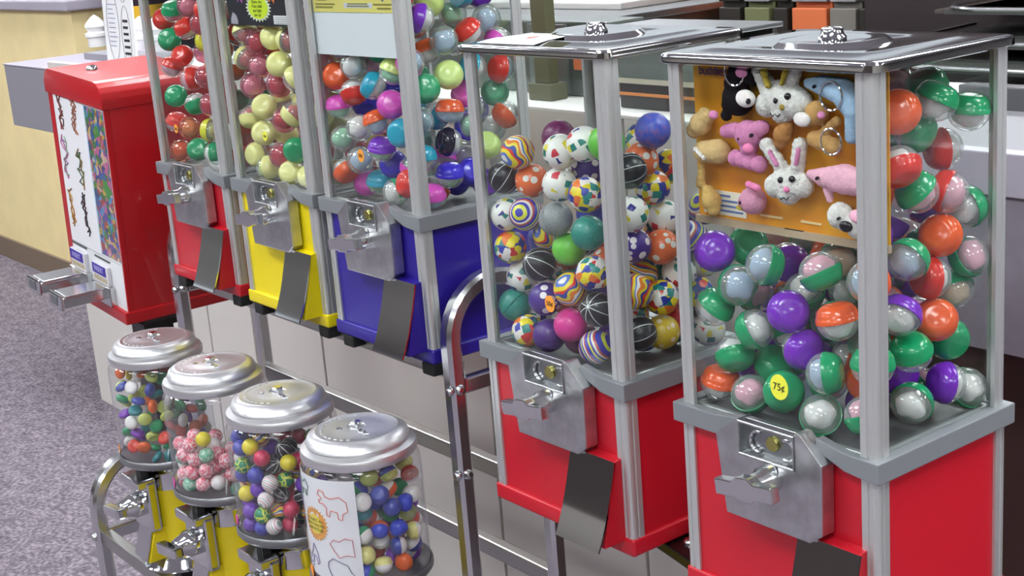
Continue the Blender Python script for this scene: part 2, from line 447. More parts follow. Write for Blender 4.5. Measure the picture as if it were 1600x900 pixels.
# ------------------------------------------------------------------ the capsule machines
W, D, B = 0.25, 0.2006, 0.205
def shift(b, v):
    bmesh.ops.translate(b, verts=b.verts, vec=Vector(v)); return b

def angle_sec(sx, sy, t, w_, x, y):
    """L-shaped corner angle with rounded outer corner, outer faces at x,y; grooves on both faces"""
    r = .005
    o = [(w_, 0)]
    o += [(w_ * .62, 0), (w_ * .58, .0012), (w_ * .48, .0012), (w_ * .44, 0)]
    o += [(r - r * math.sin(a), r - r * math.cos(a)) for a in (0, R(30), R(60), R(90))]
    o += [(0, w_ * .44), (.0012, w_ * .48), (.0012, w_ * .58), (0, w_ * .62)]
    o += [(0, w_), (t, w_), (t, t), (w_, t)]
    return [(x + sx * a, y + sy * b) for a, b in o]

def lid_bm():
    b = bmesh.new(); n = 48; rings = []
    hx, hy = W / 2 + .004, D / 2 + .004
    def sq(i, ins, cr):
        a = 2 * PI * (i + .5) / n
        ca, sa = math.cos(a), math.sin(a)
        ex, ey = hx - ins, hy - ins
        p = 2.0 / cr
        x = ex * math.copysign(abs(ca) ** p, ca); y = ey * math.copysign(abs(sa) ** p, sa)
        return x, y
    def ring(f, z): rings.append([b.verts.new((*f(i), z)) for i in range(n)])
    ring(lambda i: sq(i, .010, 24), .3445)
    ring(lambda i: sq(i, .003, 24), .3445)
    ring(lambda i: sq(i, 0, 24), .3460)
    ring(lambda i: sq(i, 0, 24), .3520)
    ring(lambda i: sq(i, .0012, 24), .3542)
    ring(lambda i: sq(i, .004, 24), .3552)
    ring(lambda i: sq(i, .011, 20), .3550)
    ring(lambda i: sq(i, .030, 10), .3575)
    ring(lambda i: sq(i, .036, 6), .3580)
    def mixr(i, t, r, ins):
        x, y = sq(i, ins, 6); a = math.atan2(y, x)
        return x * (1 - t) + r * math.cos(a) * t, y * (1 - t) + r * math.sin(a) * t
    ring(lambda i: mixr(i, .6, .06, .04), .3565)
    ring(lambda i: mixr(i, 1, .056, .04), .3555)
    ring(lambda i: mixr(i, 1, .050, .04), .3600)
    ring(lambda i: mixr(i, 1, .044, .04), .3605)
    ring(lambda i: mixr(i, 1, .030, .04), .3590)
    ring(lambda i: mixr(i, 1, .014, .04), .3595)
    for A, Bq in zip(rings, rings[1:]):
        for i in range(n):
            b.faces.new((A[i], A[(i + 1) % n], Bq[(i + 1) % n], Bq[i]))
    b.faces.new(rings[0]); b.faces.new(rings[-1])
    return shift(b, (-W / 2, D / 2, 0))

def machine(name, X, Y, Z, col, label, sticker=None, feet=True):
    t = thing(name, label, 'vending machine', (X - W / 2, Y + D / 2, Z0 + Z - B))
    P = PAINT[col]
    def add(n, b, m, par=None, smooth=False, angle=None):
        return obj(n, shift(b, (W / 2, -D / 2, B)), m, par or t, smooth, angle)
    add('body', BOX(-W + .004, .004, -B + .012, -.004, D - .004, -.014, .002), P)
    base = BOX(-W - .0005, -.0005, -B, .0005, D + .0005, -B + .021, .004, 3)
    add('base_tray', base, P, smooth=True)
    cs = (((-W, 0), (1, 1)), ((0, 0), (-1, 1)), ((-W, D), (1, -1)), ((0, D), (-1, -1)))
    for (x, y), (sx, sy) in cs:
        add('corner_post', PRISM(angle_sec(sx, sy, .0045, .0175, x + sx * .0012, y + sy * .0012), 'z', -B + .0205, -.012), ALU)
        add('corner_post', PRISM(angle_sec(sx, sy, .0045, .0180, x + sx * .0022, y + sy * .0022), 'z', -.004, .346), ALU)
    # grey cast rim: a rectangular ring, cut away in front for the coin mechanism
    rim = bmesh.new()
    path = [(-.066, -.0045, 0), (.0045, -.0045, 0), (.0045, D + .0045, 0), (-W - .0045, D + .0045, 0), (-W - .0045, -.0045, 0), (-.166, -.0045, 0)]
    top = [(-.066, .007), (-.035, .001), (.0045, 0), (.0045, 0), (-W - .0045, 0), (-W - .0045, 0), (-.19, .0), (-.166, .004)]
    o = 0.0045
    outer = [(-.066, -o, .008), (-.034, -o, .001), (o, -o, 0), (o, D + o, 0), (-W - o, D + o, 0), (-W - o, -o, 0), (-.195, -o, 0), (-.150, -o, .006)]
    inner = [(-.066, .006, .008), (-.034, .006, .001), (-.010, .008, 0), (-.010, D - .010, 0), (-W + .010, D - .010, 0), (-W + .010, .008, 0), (-.195, .006, 0), (-.150, .006, .006)]
    low = [-.004, -.0165, -.0205, -.0205, -.0205, -.0205, -.0205, -.0205]
    to = [rim.verts.new(p) for p in outer]; ti = [rim.verts.new(p) for p in inner]
    bo = [rim.verts.new((p[0], p[1], l)) for p, l in zip(outer, low)]; bi = [rim.verts.new((p[0], p[1], l)) for p, l in zip(inner, low)]
    for i in range(7):
        for a, c in ((to, ti), (bi, bo), (ti, bi), (bo, to)):
            rim.faces.new((a[i], a[i + 1], c[i + 1], c[i]))
    for i in (0, 7): rim.faces.new((to[i], ti[i], bi[i], bo[i]))
    bmesh.ops.recalc_face_normals(rim, faces=rim.faces)
    bmesh.ops.bevel(rim, geom=[e for e in rim.edges], offset=.0012, segments=2, profile=.6, affect='EDGES')
    add('rim', rim, RIMGREY)
    add('hopper_floor', BOX(-W + .009, .009, -.0125, -.009, D - .009, -.0075), mat('grey_hopper', '6a6c6e', 0.5, 0.2))
    add('hopper_ledge', SWEEP([(-W + .014, .014, -.004), (-.014, .014, -.004), (-.014, D - .014, -.004), (-W + .014, D - .014, -.004)], rsec(.006, .008, .001), Vector((0, 0, 1)), True), mat('clear_grey_ledge', 'a4a8a8', 0.3, 0.4))
    g = .0062
    add('glass_pane', BOX(-W + .012, g, -.004, -.012, g + .0016, .345), GLASS)
    add('glass_pane', BOX(-W + .012, D - g - .0016, -.004, -.012, D - g, .345), GLASS)
    add('glass_pane', BOX(-g - .0016, .012, -.004, -g, D - .012, .345), GLASS)
    add('glass_pane', BOX(-W + g, .012, -.004, -W + g + .0016, D - .012, .345), GLASS)
    add('lid', lid_bm(), CHROME, smooth=True, angle=30)
    lk = add('lid_lock', LATHE([(0, .359), (.013, .359), (.0135, .361), (.011, .364), (.010, .3695), (.0085, .3705), (.0035, .3705), (.003, .369), (0, .369)], 24, (-W / 2, D / 2, 0)), CHROME, smooth=True)
    # coin mechanism
    plate = [(-.183, -.012), (-.172, -.094), (-.066, -.094), (-.051, -.083), (-.050, -.013), (-.076, .012), (-.082, .012), (-.082, -.026), (-.152, -.026), (-.152, .010)]
    pb = PRISM(plate, 'y', -.0165, .002, .0014)
    pl = add('coin_plate', pb, ZINC)
    def sub(n, b, m, smooth=False): return add(n, b, m, pl, smooth)
    add('coin_window', BOX(-.153, -.006, -.027, -.081, .001, .008, .0005, 1), mat('dull_zinc', '93979a', 0.3, 0.9), pl)
    add('window_frame', SWEEP([(-.1515, -.0165, -.0255), (-.0825, -.0165, -.0255), (-.0825, -.0165, .0075), (-.1515, -.0165, .0075)], rsec(.003, .003, .0008), Vector((0, 1, 0)), True), ZINC, pl, True)
    for cx in (-.134, -.098):
        P2 = [(cx + .0095 * math.cos(R(a)), -.0085, -.012 + .0105 * math.sin(R(a))) for a in range(-110, 111, 20)]
        if cx < -.11: P2 = [(2 * cx - p[0], p[1], p[2]) for p in P2]
        add('coin_slot', SWEEP(P2, rsec(.004, .003, .0008), Vector((0, 1, 0))), CHROME_SOFT, pl, True)
    add('coin_disc', CYL((-.116, -.010, -.010), .0075, .005, 'y', 20, .0008), mat('brassy_reflector', 'b8b46a', 0.25, 1.0), pl, True)
    kx, kz = -.110, -.040
    kn = add('crank_knob', LATHE([(0, -.050), (.0095, -.050), (.011, -.048), (.011, -.034), (.014, -.030), (.014, -.0165), (0, -.0165)], 24, (kx, 0, kz), 'y'), CHROME_SOFT, smooth=True)
    hd = [(-.036, -.0085), (-.014, -.0085), (-.008, -.0115), (.008, -.0115), (.014, -.0085), (.036, -.0085), (.036, .0075), (.014, .0075), (.007, .0125), (-.007, .0125), (-.014, .0075), (-.036, .0075)]
    ca, sa = math.cos(R(7)), math.sin(R(7))
    hb = PRISM([(kx + x * ca - z * sa, kz + x * sa + z * ca) for x, z in hd], 'y', -.058, -.046, .0015)
    add('handle', hb, CHROME_SOFT, kn)
    # delivery chute: coloured cheeks and tilted chrome door
    cb = PRISM([(.004, -.090), (-.008, -.092), (-.030, -.188), (.004, -.188)], 'x', -.0865, -.0135, .001)
    add('chute_housing', cb, P)
    dv = bmesh.new()
    db = PRISM([(-.0085, -.0920), (-.0105, -.0910), (-.0150, -.110), (-.0208, -.132), (-.0278, -.155), (-.0358, -.176), (-.0418, -.1885), (-.0400, -.1895), (-.0340, -.177), (-.0260, -.156), (-.0190, -.133), (-.0132, -.111)], 'x', -.085, -.0115)
    add('chute_door', db, CHROME, smooth=True)
    for x, y in () if not feet else ((-W + .03, .012), (-.015, .012), (-W + .03, D - .012), (-.015, D - .012)):
        add('rubber_foot', BOX(x - .014, y - .013, -B - .017, x + .014, y + .010, -B + .001, .003), RUBBER)
    if sticker:
        sx, sz, rs, scol, txt = sticker
        st = add('price_sticker', PRISM(ell(rs, rs * 1.15, 28, (sx, sz)), 'y', g - .0008, g - .0001), mat('sticker_' + scol, {'orange': 'f5a23a', 'yellow': 'eef04a'}[scol], 0.6))
        st['label'] = scol + ' round price sticker on the glass'
        if txt:
            text('price_print', txt, rs * .95, (sx + W / 2, g - .0011 - D / 2, sz + B), (R(90), 0, 0), INK, st)
    return t

machine('capsule_machine', -1.3294, .049, .119, 'red', 'bulk capsule vending machine with red base, leftmost of the upper trio', (-.172, .062, .0065, 'orange', '50¢'))
machine('capsule_machine', -1.0477, .049, .119, 'yellow', 'bulk capsule vending machine with yellow base, middle of the upper trio', (-.137, .074, .0065, 'yellow', '50¢'))
machine('capsule_machine', -.7722, .049, .119, 'blue', 'bulk capsule vending machine with dark blue base beside the chrome hoop', (-.140, .068, .0078, 'orange', '50¢'))
m5 = machine('ball_machine', -.3335, 0, 0, 'red', 'red based vending machine full of patterned bouncy balls', (-.124, .066, .0085, 'orange', '50¢'), False)
machine('plush_machine', 0, 0, 0, 'red', 'red based vending machine with plush toy card, nearest and rightmost', (-.118, .043, .011, 'yellow', '75¢'), False)
# paper sticker on the ball machine's lid
lsb = bmesh.new()
rows = [[(-.222, .006, .3558), (-.120, .006, .3558)], [(-.217, .027, .3582), (-.122, .027, .3582)], [(-.200, .070, .3592), (-.128, .070, .3592)]]
tv = [[lsb.verts.new((x, y, z + .0006)) for x, y, z in r_] for r_ in rows]; lv = [[lsb.verts.new(p) for p in r_] for r_ in rows]
for i in range(2):
    lsb.faces.new((tv[i][0], tv[i][1], tv[i + 1][1], tv[i + 1][0])); lsb.faces.new((lv[i][0], lv[i + 1][0], lv[i + 1][1], lv[i][1]))
    for k in (0, 1): lsb.faces.new((tv[i][k], tv[i + 1][k], lv[i + 1][k], lv[i][k]))
lsb.faces.new((tv[0][0], lv[0][0], lv[0][1], tv[0][1])); lsb.faces.new((tv[2][0], tv[2][1], lv[2][1], lv[2][0]))
ls = obj('lid_sticker', shift(lsb, (W / 2, -D / 2, B)), WHITEP, m5)
obj('red_tick', shift(BOX(-.168, .034, .3588, -.160, .050, .3596), (W / 2, -D / 2, B)), mat('red_ink', 'd0483a', 0.7), ls)

# ------------------------------------------------------------------ upper rack: side hoops, bars, legs
rk = thing('chrome_rack', 'chrome tube rack with looped sides carrying the upper trio and small dispensers', 'rack', (-1.17, .09, 0))
RX, RY = -1.17, .09
BARM = mat('dulled_chrome_bar', 'b2b2b0', 0.34, 1.0)
def radd(n, b, m=CHROME_SOFT, smooth=True): return obj(n, shift(b, (-RX, -RY, 0)), m, rk, smooth)
TS = rsec(.024, .024, .005)
def hoop(x, yf, yr, ztop, zf=0.0, zr=0.0):
    r = (yr - yf) / 2; cy = (yf + yr) / 2; zc = ztop - r
    p = [(x, yf, zf)] + [(x, yf, zf + (zc - zf) * k / 6) for k in range(1, 7)]
    p += [(x, cy - r * math.cos(a), zc + r * math.sin(a)) for a in [R(d) for d in range(12, 169, 12)]]
    p += [(x, yr, zc - (zc - zr) * k / 6) for k in range(0, 7)]
    q = [p[0]]
    for c in p[1:]:
        if (Vector(c) - Vector(q[-1])).length > 1e-4: q.append(c)
    return SWEEP(q, TS)
XL, XR = -1.604, -.752
for x in (XL, XR):
    radd('side_hoop', hoop(x, .066, .216, Z0 + .022))
    radd('lower_hoop', hoop(x + .02 if x < -1 else x, -.156, .02, Z0 - .388))
    radd('side_bar', BOX(x - .008, .078, Z0 - .128, x + .008, .206, Z0 - .106, .003), CHROME_SOFT, False)
    radd('lower_side_bar', BOX(x + (.012 if x < -1 else -.008), -.146, Z0 - .535, x + (.028 if x < -1 else .008), .058, Z0 - .512, .003), CHROME_SOFT, False)
    for z in (-.118, -.24, -.6):
        radd('bolt', LATHE([(0, 0), (.0075, 0), (.0075, .002), (.005, .0055), (0, .0065)], 16, (x + .012, .066, Z0 + z), 'x'))
        radd('bolt', LATHE([(0, 0), (.0075, 0), (.0075, -.002), (.005, -.0055), (0, -.0065)], 16, (x + .006, .066 - .012, Z0 + z), 'y'))
    radd('bolt', LATHE([(0, 0), (.0075, 0), (.0075, -.002), (.005, -.0055), (0, -.0065)], 16, (x + (.02 if x < -1 else 0), -.168, Z0 - .522), 'y'))
    for y in (.066, .216):
        radd('foot_cap', BOX(x - .015, y - .015, 0, x + .015, y + .015, .02, .004), RUBBER)
for y, n in ((.082, 'shelf_bar'), (.216, 'shelf_bar')):
    radd(n, BOX(XL + .008, y - .010, Z0 - .112, XR - .008, y + .010, Z0 - .0875, .003), BARM, False)
for z in (-.315, -.455):
    radd('cross_bar', BOX(XL + .01, .206, Z0 + z - .013, XR - .01, .226, Z0 + z + .013, .003), BARM, False)
for y in (-.150, -.030):
    radd('lower_shelf_bar', BOX(XL + .03, y - .010, Z0 - .538, XR - .008, y + .010, Z0 - .512, .003), BARM, False)

# ------------------------------------------------------------------ pedestal carrying ball machine and plush machine
pd = thing('pedestal_stand', 'black pedestal stand under the bouncy ball and plush machines', 'stand', (-.29, .13, 0))
def padd(n, b, m=BLACKM, smooth=False): return obj(n, shift(b, (.29, -.13, 0)), m, pd, smooth)
padd('top_plate', PRISM([(-.56, .16), (-.56, .10), (-.36, .055), (-.20, .02), (-.02, .02), (-.02, .18), (-.3, .19)], 'z', Z0 - .219, Z0 - .2055, .002), mat('gloss_black_plate', '0c0b0d', 0.18, 0.2))
for x, y in ((-.318, .070), (-.262, .10)):
    padd('bolt', LATHE([(0, 0), (.0075, 0), (.0075, .002), (.005, .005), (0, .006)], 16, (x, y, Z0 - .2055)), CHROME_SOFT, True)
padd('pole', CYL((-.24, .13, .03), .022, Z0 - .25), BLACKM, True)
padd('flange', LATHE([(0, Z0 - .235), (.06, Z0 - .235), (.06, Z0 - .219), (0, Z0 - .219)], 28, (-.24, .13, 0)), BLACKM)
padd('base_plate', LATHE([(0, 0), (.21, 0), (.21, .012), (.06, .035), (0, .035)], 40, (-.24, .13, 0)), BLACKM, True)

# ------------------------------------------------------------------ small round dispensers
GX = [-1.369, -1.162, -.955, -.748]
GY = -.094
GLAB = ['leftmost small dispenser, round jar of mixed round toys on a yellow post',
        'second small dispenser from left, jar of pink and white balls, yellow post',
        'third small dispenser from left, jar of bouncy balls, yellow post',
        'nearest small dispenser, round jar with white animal outline card behind plastic']
YELP = mat('dispenser_yellow', 'e6d01c', 0.35, coat=0.2)
for gi, gx in enumerate(GX):
    zb = Z0 - .512
    t = thing('small_dispenser', GLAB[gi], 'gumball machine', (gx, GY, zb))
    def gadd(n, b, m, smooth=True, par=None, angle=None):
        return obj(n, shift(b, (0, 0, Z0 - zb)), m, par or t, smooth, angle)
    # jar and lid (z relative to the common datum)
    gadd('jar', LATHE([(.0655, -.1490), (.0665, -.1530), (.0740, -.1600), (.0775, -.1680), (.0785, -.1800), (.0785, -.3080), (.0765, -.3200)], 64), JAR)
    gadd('lid', LATHE([(.067, -.158), (.0745, -.158), (.0755, -.155), (.0755, -.1490), (.0740, -.1455), (.0660, -.1420), (.0655, -.1400), (.0670, -.1375), (.0640, -.1310), (.0570, -.1265), (.0530, -.1255), (.0518, -.1262), (.030, -.1240), (.012, -.1235), (.011, -.125), (0, -.125)], 64), LIDCAST)
    lk = gadd('lid_lock', LATHE([(0, -.125), (.0075, -.125), (.0075, -.119), (.0060, -.1175), (0, -.1175)], 20), CHROME)
    # raised scroll cast into the lid
    sc = [(.015 + .0032 * i, .003 + .0035 * math.sin(i * 1.9), -.1236 + .0002) for i in range(8)]
    gadd('raised_scroll', TUBE([(x, y - .010, z) for x, y, z in sc], .0016, 6), CHROME_SOFT)
    gadd('raised_scroll', TUBE([(-.006 + .004 * math.cos(i), -.022 + .0035 * math.sin(2 * i), -.1236) for i in range(6)], .0014, 6), CHROME_SOFT)
    for q in range(16):
        a = R(150 + q * 11)
        gadd('raised_mark', BOX(-.0009, -.0022, -.1264, .0009, .0022, -.1246), LIDCAST, False).matrix_local = Matrix.Rotation(a, 4, 'Z') @ Matrix.Translation((.046, 0, 0))
    gadd('jar_rim', LATHE([(.060, -.330), (.0775, -.327), (.0815, -.322), (.0815, -.316), (.0793, -.313), (.0793, -.3185), (.070, -.322), (0, -.322)], 64), mat('grey_jar_rim', '8a8c90', 0.35, 0.7))
    gadd('collar', LATHE([(.0, -.330), (.064, -.330), (.058, -.337), (.050, -.342), (.0475, -.348), (.0475, -.374), (0, -.374)], 48), CHROME)
    gadd('post_body', LATHE([(0, -.374), (.0465, -.374), (.0465, -.485), (.050, -.492), (0, -.492)], 48), YELP)
    gadd('chute_cheek', PRISM([(-.030, -.435), (-.058, -.440), (-.074, -.492), (-.030, -.492)], 'x', -.028, .028, .0015), YELP, False)
    gadd('chute_door', PRISM([(-.0585, -.436), (-.0610, -.436), (-.0775, -.490), (-.075, -.491)], 'x', -.024, .024, .0008), CHROME_SOFT, False)
    gadd('base', LATHE([(0, -.492), (.053, -.492), (.057, -.496), (.064, -.508), (.068, -.512), (0, -.512)], 48), CHROME)
    pl = gadd('coin_plate', BOX(-.036, -.064, -.438, .036, -.046, -.352, .004), CHROME, False)
    gadd('coin_guide', BOX(-.034, -.078, -.362, .034, -.046, -.347, .003), CHROME_SOFT, False, pl)
    for q in range(4):
        gadd('slot_rib', BOX(-.002 + q * .0055, -.063, -.349, .000 + q * .0055, -.050, -.330), mat('dark_slot', '2b2b2e', 0.5), False, pl)
    kn = gadd('crank_knob', LATHE([(0, -.100), (.012, -.100), (.014, -.096), (.017, -.086), (.021, -.080), (.021, -.064), (0, -.064)], 28, (0, 0, -.396), 'y'), CHROME)
    hb = BOX(-.032, -.116, -.0085, .032, -.099, .0085, .003)
    bmesh.ops.transform(hb, verts=hb.verts, matrix=Matrix.Translation((0, 0, -.396)) @ Matrix.Rotation(R(-8), 4, 'Y'))
    gadd('handle', hb, CHROME, False, kn)
    # small round price sticker on the jar
    sa = [(-107, -.303, 'orange'), (-108, -.303, 'pink'), (-108, -.301, 'pink'), (-106, -.306, 'orange')][gi]
    r0 = .0789; aa = R(sa[0])
    st = gadd('price_sticker', CYL((0, 0, 0), .0078, .0006, 'z', 20), mat('jar_sticker_' + sa[2], {'orange': 'f0902c', 'pink': 'f03ab0'}[sa[2]], 0.6), False)
    st.matrix_local = Matrix.Translation((r0 * math.cos(aa), r0 * math.sin(aa), sa[1] + Z0 - zb)) @ Matrix.Rotation(aa, 4, 'Z') @ Matrix.Rotation(R(90), 4, 'Y') @ Matrix.Translation((0, 0, -(Z0 - zb)))
    st['label'] = sa[2] + ' round price sticker'

# curved card inside the nearest dispenser
cd = thing('display_card', 'white card with thin animal outlines and orange starburst inside nearest jar', 'sign', (GX[3], GY, Z0 - .32))
A0, A1, RC = R(-128), R(-38), .0768
def cyl(s, z, dr=0.0):
    """s in 0..1 across the card, z above its lower edge"""
    a = A0 + (A1 - A0) * s
    return Vector(((RC + dr) * math.cos(a), (RC + dr) * math.sin(a), z))
CW_ = (A1 - A0) * RC
def sheet(n, s0, s1, z0, z1, m, dr, th=.0005, k=20):
    b = bmesh.new(); ro, ri = [], []
    for i in range(k + 1):
        s = s0 + (s1 - s0) * i / k
        ro.append((b.verts.new(cyl(s, z0, dr + th)), b.verts.new(cyl(s, z1, dr + th)))); ri.append((b.verts.new(cyl(s, z0, dr)), b.verts.new(cyl(s, z1, dr))))
    for i in range(k):
        b.faces.new((ro[i][0], ro[i + 1][0], ro[i + 1][1], ro[i][1])); b.faces.new((ri[i][0], ri[i][1], ri[i + 1][1], ri[i + 1][0]))
        b.faces.new((ro[i][1], ro[i + 1][1], ri[i + 1][1], ri[i][1])); b.faces.new((ro[i][0], ri[i][0], ri[i + 1][0], ro[i + 1][0]))
    for i in (0, k): b.faces.new((ro[i][0], ro[i][1], ri[i][1], ri[i][0]))
    return obj(n, b, m, cd, True)
sheet('card', 0, 1, .014, .152, WHITEP, 0)
sheet('dark_strip', 0, 1, .004, .0142, mat('dark_brown_print', '33282c', 0.7), 0)
sheet('yellow_strip', .42, 1, -.001, .0085, mat('yellow_print', 'd8b82c', 0.7), .0006)
def mapped(b, s0, z0):
    """flat x,y mesh wrapped on the card, centre at s0,z0"""
    for v in b.verts:
        v.co = cyl(s0 + v.co.x / CW_, z0 + v.co.y, .0008 + v.co.z)
    return b
SUN = mat('orange_starburst', 'eaa02c', 0.7)
b = PRISM(star_poly(.0195, .0235, 26, 1, 1.0), 'z', 0, .0004); obj('starburst', mapped(b, .46, .088), SUN, cd)
b = PRISM(ell(.0140, .0135, 28), 'z', .0004, .0007); obj('starburst_centre', mapped(b, .46, .088), mat('yellow_centre', 'f0d83c', 0.7), cd)
for i, line in enumerate(('COLLECT ALL', 'NEW COLORS', 'AND STYLES')):
    tx = text('card_print', line, .0056, (0, 0, 0), (0, 0, 0), mat('olive_ink', '6a6a1c', 0.7), cd, 0.0001)
    for v in tx.data.vertices: v.co = cyl(.46 + v.co.x / CW_, .0935 - i * .0062 + v.co.y, .0017 + v.co.z)
OUT = {
 'green_outline': ('6d8c84', .30, .136, [(-.014, -.006), (-.012, .006), (-.006, .003), (0, .004), (.004, .009), (.009, .006), (.012, .0), (.008, -.006), (.007, -.013), (.004, -.013), (.003, -.006), (-.005, -.006), (-.007, -.014), (-.011, -.014), (-.010, -.006)]),
 'red_outline': ('d8867c', .74, .118, [(-.022, .014), (-.019, .020), (-.012, .018), (-.010, .012), (-.002, .010), (.010, .013), (.019, .006), (.020, -.006), (.013, -.010), (.012, -.018), (.007, -.017), (.006, -.008), (-.003, -.006), (-.006, -.015), (-.010, -.013), (-.009, -.003), (-.014, .002), (-.020, .002), (-.021, .006), (-.016, .009)]),
 'blue_outline': ('8f8fae', .05, .108, [(-.004, .017), (.004, .013), (.006, .0), (.005, -.015), (.002, -.017), (.001, -.009), (-.004, -.010)]),
 'rose_outline': ('c98a90', .82, .060, [(-.020, .006), (-.014, .012), (-.006, .010), (.002, .015), (.012, .013), (.013, -.010), (.002, -.008), (-.008, -.012), (-.014, -.004)]),
 'violet_outline': ('9388b0', .36, .038, [(-.012, -.008), (-.009, .002), (-.003, .008), (.002, .020), (.010, .008), (.012, -.004), (.008, -.008), (.006, .002), (.000, .004), (-.003, -.004), (-.008, -.014), (-.013, -.013)]),
 'grey_outline': ('7f8098', .74, .030, [(-.016, .010), (-.008, .016), (.002, .012), (.012, .008), (.016, -.002), (.020, -.006), (.010, -.008), (.006, -.014), (-.002, -.011), (-.010, -.013), (-.014, -.006), (-.017, .002)]),
 'tan_outline': ('d9bfae', .10, .050, [(-.008, .012), (.004, .010), (.008, .0), (.010, -.010), (.0, -.012), (-.006, -.002)]),
}
for n, (c, s0, z0, P) in OUT.items():
    b = TUBE([(x, y, .0004) for x, y in P], .0007, 5, True)
    obj(n, mapped(b, s0, z0), mat(n, c, 0.8), cd)

# ------------------------------------------------------------------ the red sticker machine on the left
sm = thing('sticker_machine', 'red sticker vending machine with two chrome coin slides, far left', 'vending machine', (-1.85, .11, Z0 - .185), (0, R(4.2), 0))
REDD = mat('deep_red_paint', 'b4141c', 0.35, coat=0.2, bump=(300, 0.08))
SW, SD, SH = .272, .20, .452          # local: x -SW/2..SW/2, y -.105..., z 0..SH
hw = SW / 2; yf = -.105; yb = .10
def rr(x0, z0, x1, z1, r):
    p = [(x0, z0), (x1, z0)]
    p += [(x1 - r + r * math.cos(R(a)), z1 - r + r * math.sin(R(a))) for a in (0, 22, 45, 67, 90)]
    p += [(x0 + r + r * math.cos(R(a)), z1 - r + r * math.sin(R(a))) for a in (90, 112, 135, 157, 180)]
    return p
obj('cabinet', PRISM(rr(-hw + .003, 0, hw - .003, SH - .004, .03), 'y', yf + .012, yb, .002), REDD, sm, True)
obj('hood', PRISM(rr(-hw, SH - .048, hw, SH, .030), 'y', yf - .002, yb + .002, .002), REDD, sm, True)
obj('front_frame', BOX(-hw + .003, yf + .002, .0, -hw + .028, yf + .012, SH - .048, .001), REDD, sm)
obj('front_frame', BOX(hw - .008, yf + .002, .0, hw - .003, yf + .012, SH - .048, .001), REDD, sm)
obj('bottom_lip', BOX(-hw, yf - .006, 0, hw, yb + .002, .024, .003), REDD, sm)
obj('top_lock', LATHE([(0, 0), (.011, 0), (.011, .004), (.008, .008), (0, .008)], 20, (-.02, yf + .05, SH)), CHROME, sm, True)
def sprint(n, x0, z0, x1, z1, m, dy=.0, th=.002): return obj(n, BOX(x0, yf + .004 - dy - th, z0, x1, yf + .010, z1), m, sm)
pan = sprint('display_panel', -hw + .026, .114, hw - .008, SH - .050, mat('white_panel_print', 'e6e8ec', 0.35))
low = sprint('slide_panel', -hw + .026, .024, hw - .008, .112, mat('white_enamel_plate', 'dfe1e4', 0.35))
# busy colour poster on the right half
def poster():
    m, t, b = new_mat('busy_colour_print'); N, L = t.nodes, t.links
    tc = N.new('ShaderNodeTexCoord')
    v = N.new('ShaderNodeTexVoronoi'); v.inputs['Scale'].default_value = 90
    n = N.new('ShaderNodeTexNoise'); n.inputs['Scale'].default_value = 26
    rp = N.new('ShaderNodeValToRGB'); rp.color_ramp.interpolation = 'CONSTANT'
    cs = ['2c5490', '4a88b4', '3c8434', 'b49434', '984434', '5c4090', '346c34', 'c0a890', 'b05884', '24406c']
    e = rp.color_ramp.elements
    e[0].color = lin(cs[0]); e[1].position = .9; e[1].color = lin(cs[-1])
    for i in range(1, 9):
        x = e.new(i * .1); x.color = lin(cs[i])
    mx = N.new('ShaderNodeMixRGB'); mx.inputs[0].default_value = 0.06
    ad = N.new('ShaderNodeVectorMath'); ad.operation = 'MULTIPLY_ADD'; ad.inputs[1].default_value = (.05, .05, .05)
    L.new(tc.outputs['Object'], n.inputs['Vector']); L.new(n.outputs['Color'], ad.inputs[0]); L.new(tc.outputs['Object'], ad.inputs[2])
    L.new(ad.outputs[0], v.inputs['Vector'])
    sp = N.new('ShaderNodeSeparateColor'); L.new(v.outputs['Color'], sp.inputs[0]); L.new(sp.outputs[0], rp.inputs[0])
    L.new(rp.outputs[0], mx.inputs[1]); L.new(n.outputs['Color'], mx.inputs[2]); L.new(mx.outputs[0], b.inputs['Base Color'])
    b.inputs['Roughness'].default_value = 0.3
    return m
o = obj('poster_print', BOX(.042, yf + .0012, .118, hw - .0095, yf + .003, SH - .052), poster(), pan)
o = obj('poster_border', BOX(.036, yf + .0016, .116, .0419, yf + .003, SH - .051), mat('pale_blue_print', 'bcd4e8', 0.5), pan)
def scribble(n, cx, cz, pts, r, c):
    obj(n, TUBE([(cx + x, yf + .0018, cz + z) for x, z in pts], r, 5, False, Vector((0, 1, 0))), mat('ink_' + c, c, 0.7), pan)
rnd = random.Random(4)
cols = [(-.080, .380, ['8a3c34', '6a2c2a', '5c4444']), (-.012, .380, ['a0604c', '84503e', 'a87c6c']), (-.082, .285, ['b06c90', '8aa88c', '90608c']), (-.014, .275, ['5c7a4a', '8c6a3a', '3c4c38']), (-.084, .185, ['a87038', '845c3c', 'b89048']), (-.018, .182, ['2c3c34', '22262a', '5c3038'])]
for cx, cz, pal in cols:
    for q, c in enumerate(pal):
        n = 9
        pts = [(rnd.uniform(-.016, .016) * (1 if i % 2 else .6), -.036 + .072 * i / (n - 1) + rnd.uniform(-.008, .008)) for i in range(n)]
        scribble('tattoo_print', cx, cz, pts, .0017, c)
